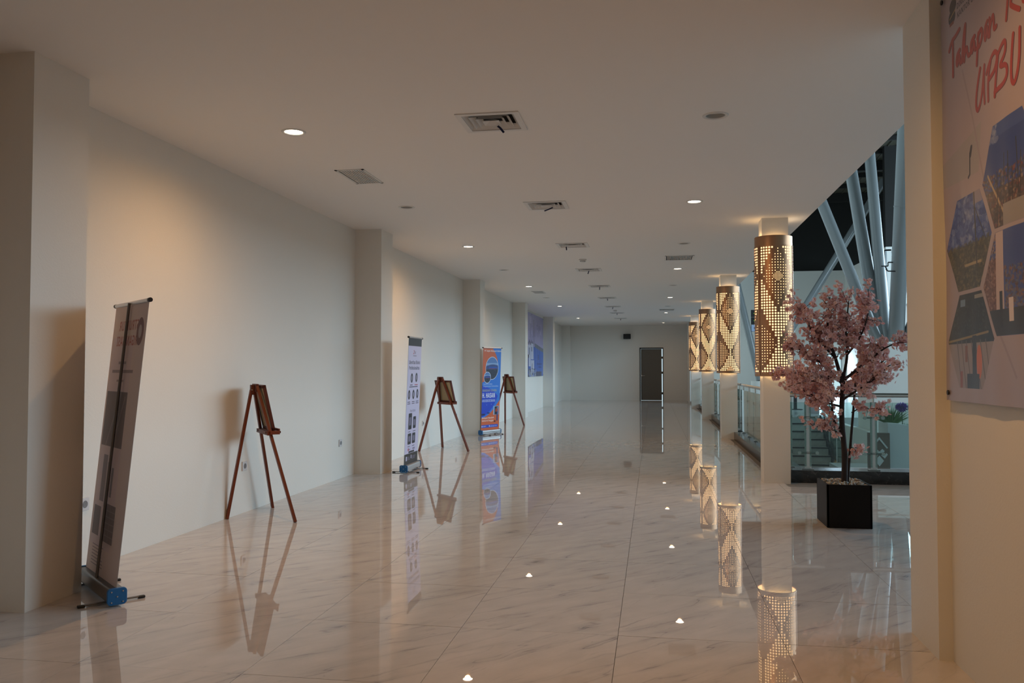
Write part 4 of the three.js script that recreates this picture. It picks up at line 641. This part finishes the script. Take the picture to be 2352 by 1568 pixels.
// ------------------------------------------------------------------ atrium: leaning steel tubes
{
    const set = (name, geo, label, group, extra) => { const t = base(name); part('tube', geo, tubePaint, t); if (extra) extra(t); return tag(t, label, 'steel column', group); };
    const tubes = [[V(2.5, 10.44, -22.36), 0.128, 'pale painted steel tube leaning farthest left in the fan behind the tree', V(5.07, 1.78, -20)], [V(4.94, 10.5, -24.4), 0.148, 'pale painted steel tube, second in the fan behind the tree', V(5.07, 1.78, -20)], [V(5.5, 10.44, -23.45), 0.128, 'pale painted steel tube, third in the fan behind the tree', V(5.2, 1.78, -20)], [V(5.07, 10.9, -16.82), 0.168, 'thick pale painted steel tube with a weld ring, the upright one of the fan', V(5.39, 1.78, -20)]];
  tubes.forEach(([T, r, say, B], k) => set('steel_tube_column', rod(B, T, r, 40), say, 'fan of leaning steel tubes', t => {
    if (k === 3) { const p = B.clone().lerp(T, 0.33), q = B.clone().lerp(T, 0.333); part('weld_ring', rod(p, q, r + 0.008, 40), tubePaint, t); }
  }));
  set('steel_tube_column', rod(V(5.55, 1.78, -20), V(8.6, 10.9, -16.8), 0.15, 40), 'pale painted steel tube leaning right beside the near pillar', 'fan of leaning steel tubes');
  { const t = base('tube_plinth', [5.9, -5, -20.1]); part('plinth_block', rbox(2.3, 6.86, 1.4, 0.02, 0, 3.43, 0), atriumPaint, t); part('cap_plate', rbox(2.36, 0.05, 1.46, 0.01, 0, 6.885, 0), atriumPaint, t); tag(t, 'broad white plinth carrying the fan of steel tubes behind the tree', 'plinth'); }
  const F = V(4.37, 0.82, -36);
  set('steel_tube_column', rod(F, V(9.34, 9.0, -36), 0.15, 32), 'long grey steel tube leaning right across the far white atrium wall', 'far leaning steel tubes');
  set('steel_tube_column', rod(F, V(2.9, 8.0, -37), 0.15, 32), 'grey steel tube leaning left behind the second lantern', 'far leaning steel tubes');
  { const t = base('round_pier', [4.37, 0, -36]); part('pier_shaft', cyl(0.36, 0.8, 0, 0.4, 0, 32), atriumPaint, t); tag(t, 'low round pier under the far leaning tubes', 'pier'); }
  const b = base('lamp_bracket', [5.21, 3.5, -19.3]); part('bracket_loop', join([rod(V(-0.28, 0.06, 0), V(-0.14, 0.06, 0), 0.012, 8), rod(V(-0.14, 0.06, 0), V(-0.14, 0.14, 0), 0.012, 8), rod(V(-0.14, 0.14, 0), V(0.05, 0.14, 0), 0.014, 8), rod(V(-0.19, 0.0, 0), V(-0.16, -0.04, 0), 0.014, 8), rod(V(-0.2, 0.05, 0), V(-0.15, -0.05, 0), 0.014, 8), rod(V(-0.15, -0.05, 0), V(0.05, -0.06, 0), 0.014, 8)]), blackPlastic, b); tag(b, 'small black bracket fixed to the upright steel tube', 'bracket');
}
// ------------------------------------------------------------------ atrium: stairs
{
  const t = base('staircase', [0, 0, 0]); const stone = new THREE.MeshPhysicalMaterial({ map: marbles[1].map, color: lin(0.8, 0.84, 0.82), roughness: 0.25 }), nose = std(0.02, 0.02, 0.02, 0.5);
  for (let k = -14; k < 7; k++) {
    const z = -21.7 - 0.3 * k, y = -1.265 + 0.187 * k;
    const s = part('step', worldUV(box(2.0, 4.43, y - 0.187 * 2, y, z - 0.3, z), 0.8), stone, t);
    part('nosing', box(2.0, 4.45, y - 0.03, y + 0.004, z - 0.03, z + 0.022), nose, s);
  }
  part('stringer', (() => { const sh = new THREE.Shape([[-17.3, -4.2], [-17.3, -4.6], [-23.8, -0.55], [-23.8, 0.06]].map(p => new THREE.Vector2(-p[0], p[1]))); const g = new THREE.ExtrudeGeometry(sh, { depth: 0.05, bevelEnabled: false }); g.rotateY(Math.PI / 2); g.translate(4.44, 0, 0); return g; })(), nose, t);
  tag(t, 'grey marble staircase with dark nosings rising behind the balcony glass', 'staircase');
  const r = base('stair_railing'); const hp = k => V(4.52, -1.265 + 0.187 * k + 0.92, -21.7 - 0.3 * k);
  part('handrail', rod(hp(-12), hp(7), 0.024, 14), steel, r);
  for (let k = -11; k <= 6; k += 3) { part('post', rod(V(4.52, -1.265 + 0.187 * k - 0.1, -21.7 - 0.3 * k), hp(k), 0.02, 10), steel, r); }
  const gp = new THREE.Shape([hp(-12), hp(7), hp(7).add(V(0, -0.8, 0)), hp(-12).add(V(0, -0.8, 0))].map(p => new THREE.Vector2(-p.z, p.y - 0.05))); const gg = new THREE.ExtrudeGeometry(gp, { depth: 0.012, bevelEnabled: false }); gg.rotateY(Math.PI / 2); gg.translate(4.515, 0, 0); part('glass_panel', gg, greenGlass, r);
  tag(r, 'sloping steel and glass railing beside the marble stairs', 'railing');
}
// ------------------------------------------------------------------ atrium: information boards, hanging sign, kiosk
{
  const lit = (map, k) => new THREE.MeshStandardMaterial({ color: 0x000000, emissive: 0xffffff, emissiveMap: map, emissiveIntensity: k, roughness: 0.3 });
  const board = (name, x, y, z, w, h, map, k, label) => { const t = base(name, [x, 0, z]); part('housing', rbox(w + 0.06, h + 0.06, 0.08, 0.01, 0, y, -0.045), blackPlastic, t); part('screen', new THREE.PlaneGeometry(w, h).translate(0, y, 0), k ? lit(map, k) : sheetMat(map), t); part('leg', join([box(-0.05, 0.05, 0, y - h / 2, -0.08, -0.03), box(-0.2, 0.2, 0, 0.02, -0.2, 0.1)]), blackPlastic, t); return tag(t, label, 'display'); };
  board('information_screen', 4.5, 0.88, -28, 0.66, 0.6, canvasTex(256, 232, (c, w, h) => { c.fillStyle = '#0b0e16'; c.fillRect(0, 0, w, h); c.fillStyle = '#0f7a4a'; c.fillRect(0, 30, w, 78); for (let k = 0; k < 14; k++) { c.fillStyle = '#0b4a30'; c.fillRect(0, 36 + k * 5, w, 2); } c.fillStyle = '#8890b0'; c.fillRect(10, 128, 90, 12); c.fillRect(10, 146, 70, 8); c.fillStyle = '#cfd6e8'; c.fillRect(0, 172, 60, 7); c.fillStyle = '#aeb8d0'; c.fillRect(0, 216, w, 12); }), 0.45, 'black screen with a green band behind the left of the blossom tree');
  board('information_board', 5.02, 0.92, -28.1, 0.42, 0.72, canvasTex(256, 440, (c, w, h) => { c.fillStyle = '#4a1a1c'; c.fillRect(0, 0, w, h); c.fillStyle = '#8c8088'; ft(c, 70, 'bold'); c.fillText('HYDRA', 14, 90); c.fillStyle = '#6a3034'; c.fillRect(20, 130, 210, 200); }), 0, 'dark red board behind the blossom tree');
  board('information_board', 5.42, 0.72, -28.3, 0.3, 0.5, canvasTex(128, 200, (c, w, h) => { c.fillStyle = '#e4e6f4'; c.fillRect(0, 0, w, h); for (let k = 0; k < 6; k++) { c.fillStyle = '#3c3a8c'; c.fillRect(10 + (k % 2) * 30, 14 + k * 28, 100 - (k % 3) * 20, 14); } }), 0, 'white board with violet lines behind the blossom tree');
  const kk = base('kiosk_cabinet', [4.63, 0, -25.9]); part('cabinet_body', rbox(0.36, 0.56, 0.3, 0.01, 0, 0.28, 0), std(0.33, 0.27, 0.28, 0.5), kk); part('cabinet_top', rbox(0.4, 0.03, 0.34, 0.006, 0, 0.575, 0), blackPlastic, kk); tag(kk, 'dusky pink low cabinet at the head of the marble stairs', 'cabinet');
  const s = base('hanging_sign', [4.04, 0, -33]);
  part('hanger', join([rod(V(-0.2, 3.6, 0), V(-0.2, 10.05, 0), 0.012, 8), rod(V(0.2, 3.6, 0), V(0.2, 10.05, 0), 0.012, 8)]), blackPlastic, s);
  const arrow = (c, col) => { c.strokeStyle = col; c.fillStyle = col; c.lineWidth = 16; c.beginPath(); c.moveTo(45, 64); c.lineTo(110, 64); c.stroke(); c.beginPath(); c.moveTo(30, 64); c.lineTo(66, 34); c.lineTo(66, 94); c.fill(); c.beginPath(); c.moveTo(84, 20); c.lineTo(104, 64); c.lineTo(84, 108); c.lineTo(74, 64); c.fill(); };
  const mk = (bg, fg) => canvasTex(256, 128, (c, w, h) => { c.fillStyle = bg; c.fillRect(0, 0, w, h); arrow(c, fg); c.fillStyle = fg; c.fillRect(140, 44, 90, 14); c.fillRect(140, 70, 60, 10); });
  [['#0e1210', '#a8c832', 3.42], ['#0e1210', '#9cc034', 3.14], ['#9fb0cc', '#4a1a2a', 2.86]].forEach(([bg, fg, y]) => { part('sign_box', rbox(0.68, 0.27, 0.1, 0.008, 0, y, 0), blackPlastic, s); part('sign_face', new THREE.PlaneGeometry(0.66, 0.25).translate(0, y, 0.052), sheetMat(mk(bg, fg)), s); });
  tag(s, 'three-tier hanging direction sign with arrows, seen beside the first lantern', 'sign');
}
// ------------------------------------------------------------------ atrium: white trough planter with emblem panel
{
  const t = base('trough_planter', [4.72, -0.66, -16.3]);
  const sh = new THREE.Shape(); sh.moveTo(-0.56, 0); sh.lineTo(0.9, 0); sh.lineTo(0.9, 0.86); sh.bezierCurveTo(0.5, 0.84, 0.1, 0.86, -0.1, 0.93); sh.bezierCurveTo(-0.3, 0.99, -0.45, 1.0, -0.56, 1.0); sh.closePath();
  const g = new THREE.ExtrudeGeometry(sh, { depth: 0.6, bevelEnabled: true, bevelSize: 0.008, bevelThickness: 0.008, bevelSegments: 2 }); g.translate(0, 0, -0.3); part('trough', g, std(0.62, 0.63, 0.63, 0.4), t);
  const blade = []; for (let k = 0; k < 900; k++) { const x = rr(-0.5, 0.85), z = rr(-0.25, 0.25), h = rr(0.07, 0.16), y = 0.9 - 0.12 * (x + 0.5); const b = new THREE.ConeGeometry(0.006, h, 3); b.translate(0, h / 2, 0); b.rotateZ(rr(-0.6, 0.6)); b.rotateX(rr(-0.6, 0.6)); b.translate(x, y, z); blade.push(b); }
  const grass = part('grass', join(blade), std(0.05, 0.17, 0.06, 0.7), t); grass.userData.kind = 'stuff';
  tag(t, 'white trough planter with a wavy top full of green grass beyond the balcony', 'planter');
  const f = base('fern_plant', [4.27, 0.3, -16.2]); const fr = []; for (let k = 0; k < 260; k++) { const a = rr(-1.5, 1.5), l = rr(0.2, 0.44); const b = new THREE.ConeGeometry(0.009, l, 4); b.translate(0, l / 2, 0); b.rotateZ(a * 0.8); b.rotateX(rr(-0.5, 0.5)); fr.push(b); } const frond = part('fronds', join(fr), std(0.1, 0.2, 0.045, 0.7), f); frond.userData.kind = 'stuff'; tag(f, 'spiky yellow-green plant growing from the white trough planter', 'plant');
  for (const [x, y, z, say] of [[4.41, 0.63, -16.05, 'round purple flower head standing tallest in the white trough planter'], [4.66, 0.62, -16.2, 'purple flower head partly hidden by the near right pillar']]) {
    const p = base('purple_flower', [x, 0.2, z]); part('stem', rod(V(0.02, 0.05, 0), V(0, y - 0.24, 0), 0.008, 6), std(0.04, 0.1, 0.04, 0.7), p);
    const hd = []; for (let k = 0; k < 240; k++) { const u = rr(-1, 1), a = rr(0, 6.28), q = Math.sqrt(1 - u * u), d = V(q * Math.cos(a), u, q * Math.sin(a)); const b = new THREE.ConeGeometry(0.012, 0.05, 4); b.applyQuaternion(new THREE.Quaternion().setFromUnitVectors(V(0, 1, 0), d)); b.translate(d.x * 0.09, y - 0.2 + d.y * 0.075, d.z * 0.09); hd.push(b); }
    const m = part('flower_head', join(hd), std(0.14, 0.05, 0.32, 0.7), p); m.userData.kind = 'stuff'; tag(p, say, 'flower', 'purple flowers in the trough planter');
  }
  const e = base('emblem_panel', [3.96, -0.66, -15.85]);
  part('plinth', rbox(0.4, 0.2, 0.12, 0.006, 0, 0.1, 0), std(0.62, 0.63, 0.63, 0.4), e);
  part('panel', rbox(0.36, 0.64, 0.1, 0.004, 0, 0.52, 0), std(0.15, 0.1, 0.075, 0.5), e);
  const wh = std(0.6, 0.61, 0.6, 0.5), slab = pts => { const s = new THREE.Shape(pts.map(p => new THREE.Vector2(...p))); const q = new THREE.ExtrudeGeometry(s, { depth: 0.006, bevelEnabled: false }); q.translate(0, 0.52, 0.05); return q; };
  part('emblem', join([slab([[-0.145, 0.06], [0, 0.25], [0.145, 0.06], [0.125, 0.045], [0, 0.205], [-0.125, 0.045]]), slab([[-0.05, 0.04], [-0.01, 0.0], [-0.05, -0.04], [-0.09, 0.0]]), slab([[0.05, 0.04], [0.09, 0.0], [0.05, -0.04], [0.01, 0.0]]), slab([[-0.12, -0.03], [-0.09, -0.08], [0, 0.0], [0.09, -0.08], [0.12, -0.03], [0.14, -0.06], [0.09, -0.13], [0, -0.045], [-0.09, -0.13], [-0.14, -0.06]]), slab([[0, -0.08], [0.075, -0.17], [0, -0.27], [-0.075, -0.17]])]), wh, e);
  tag(e, 'brown panel with a white diamond emblem beside the white trough planter', 'sign panel');
}

renderer.render(scene, camera);
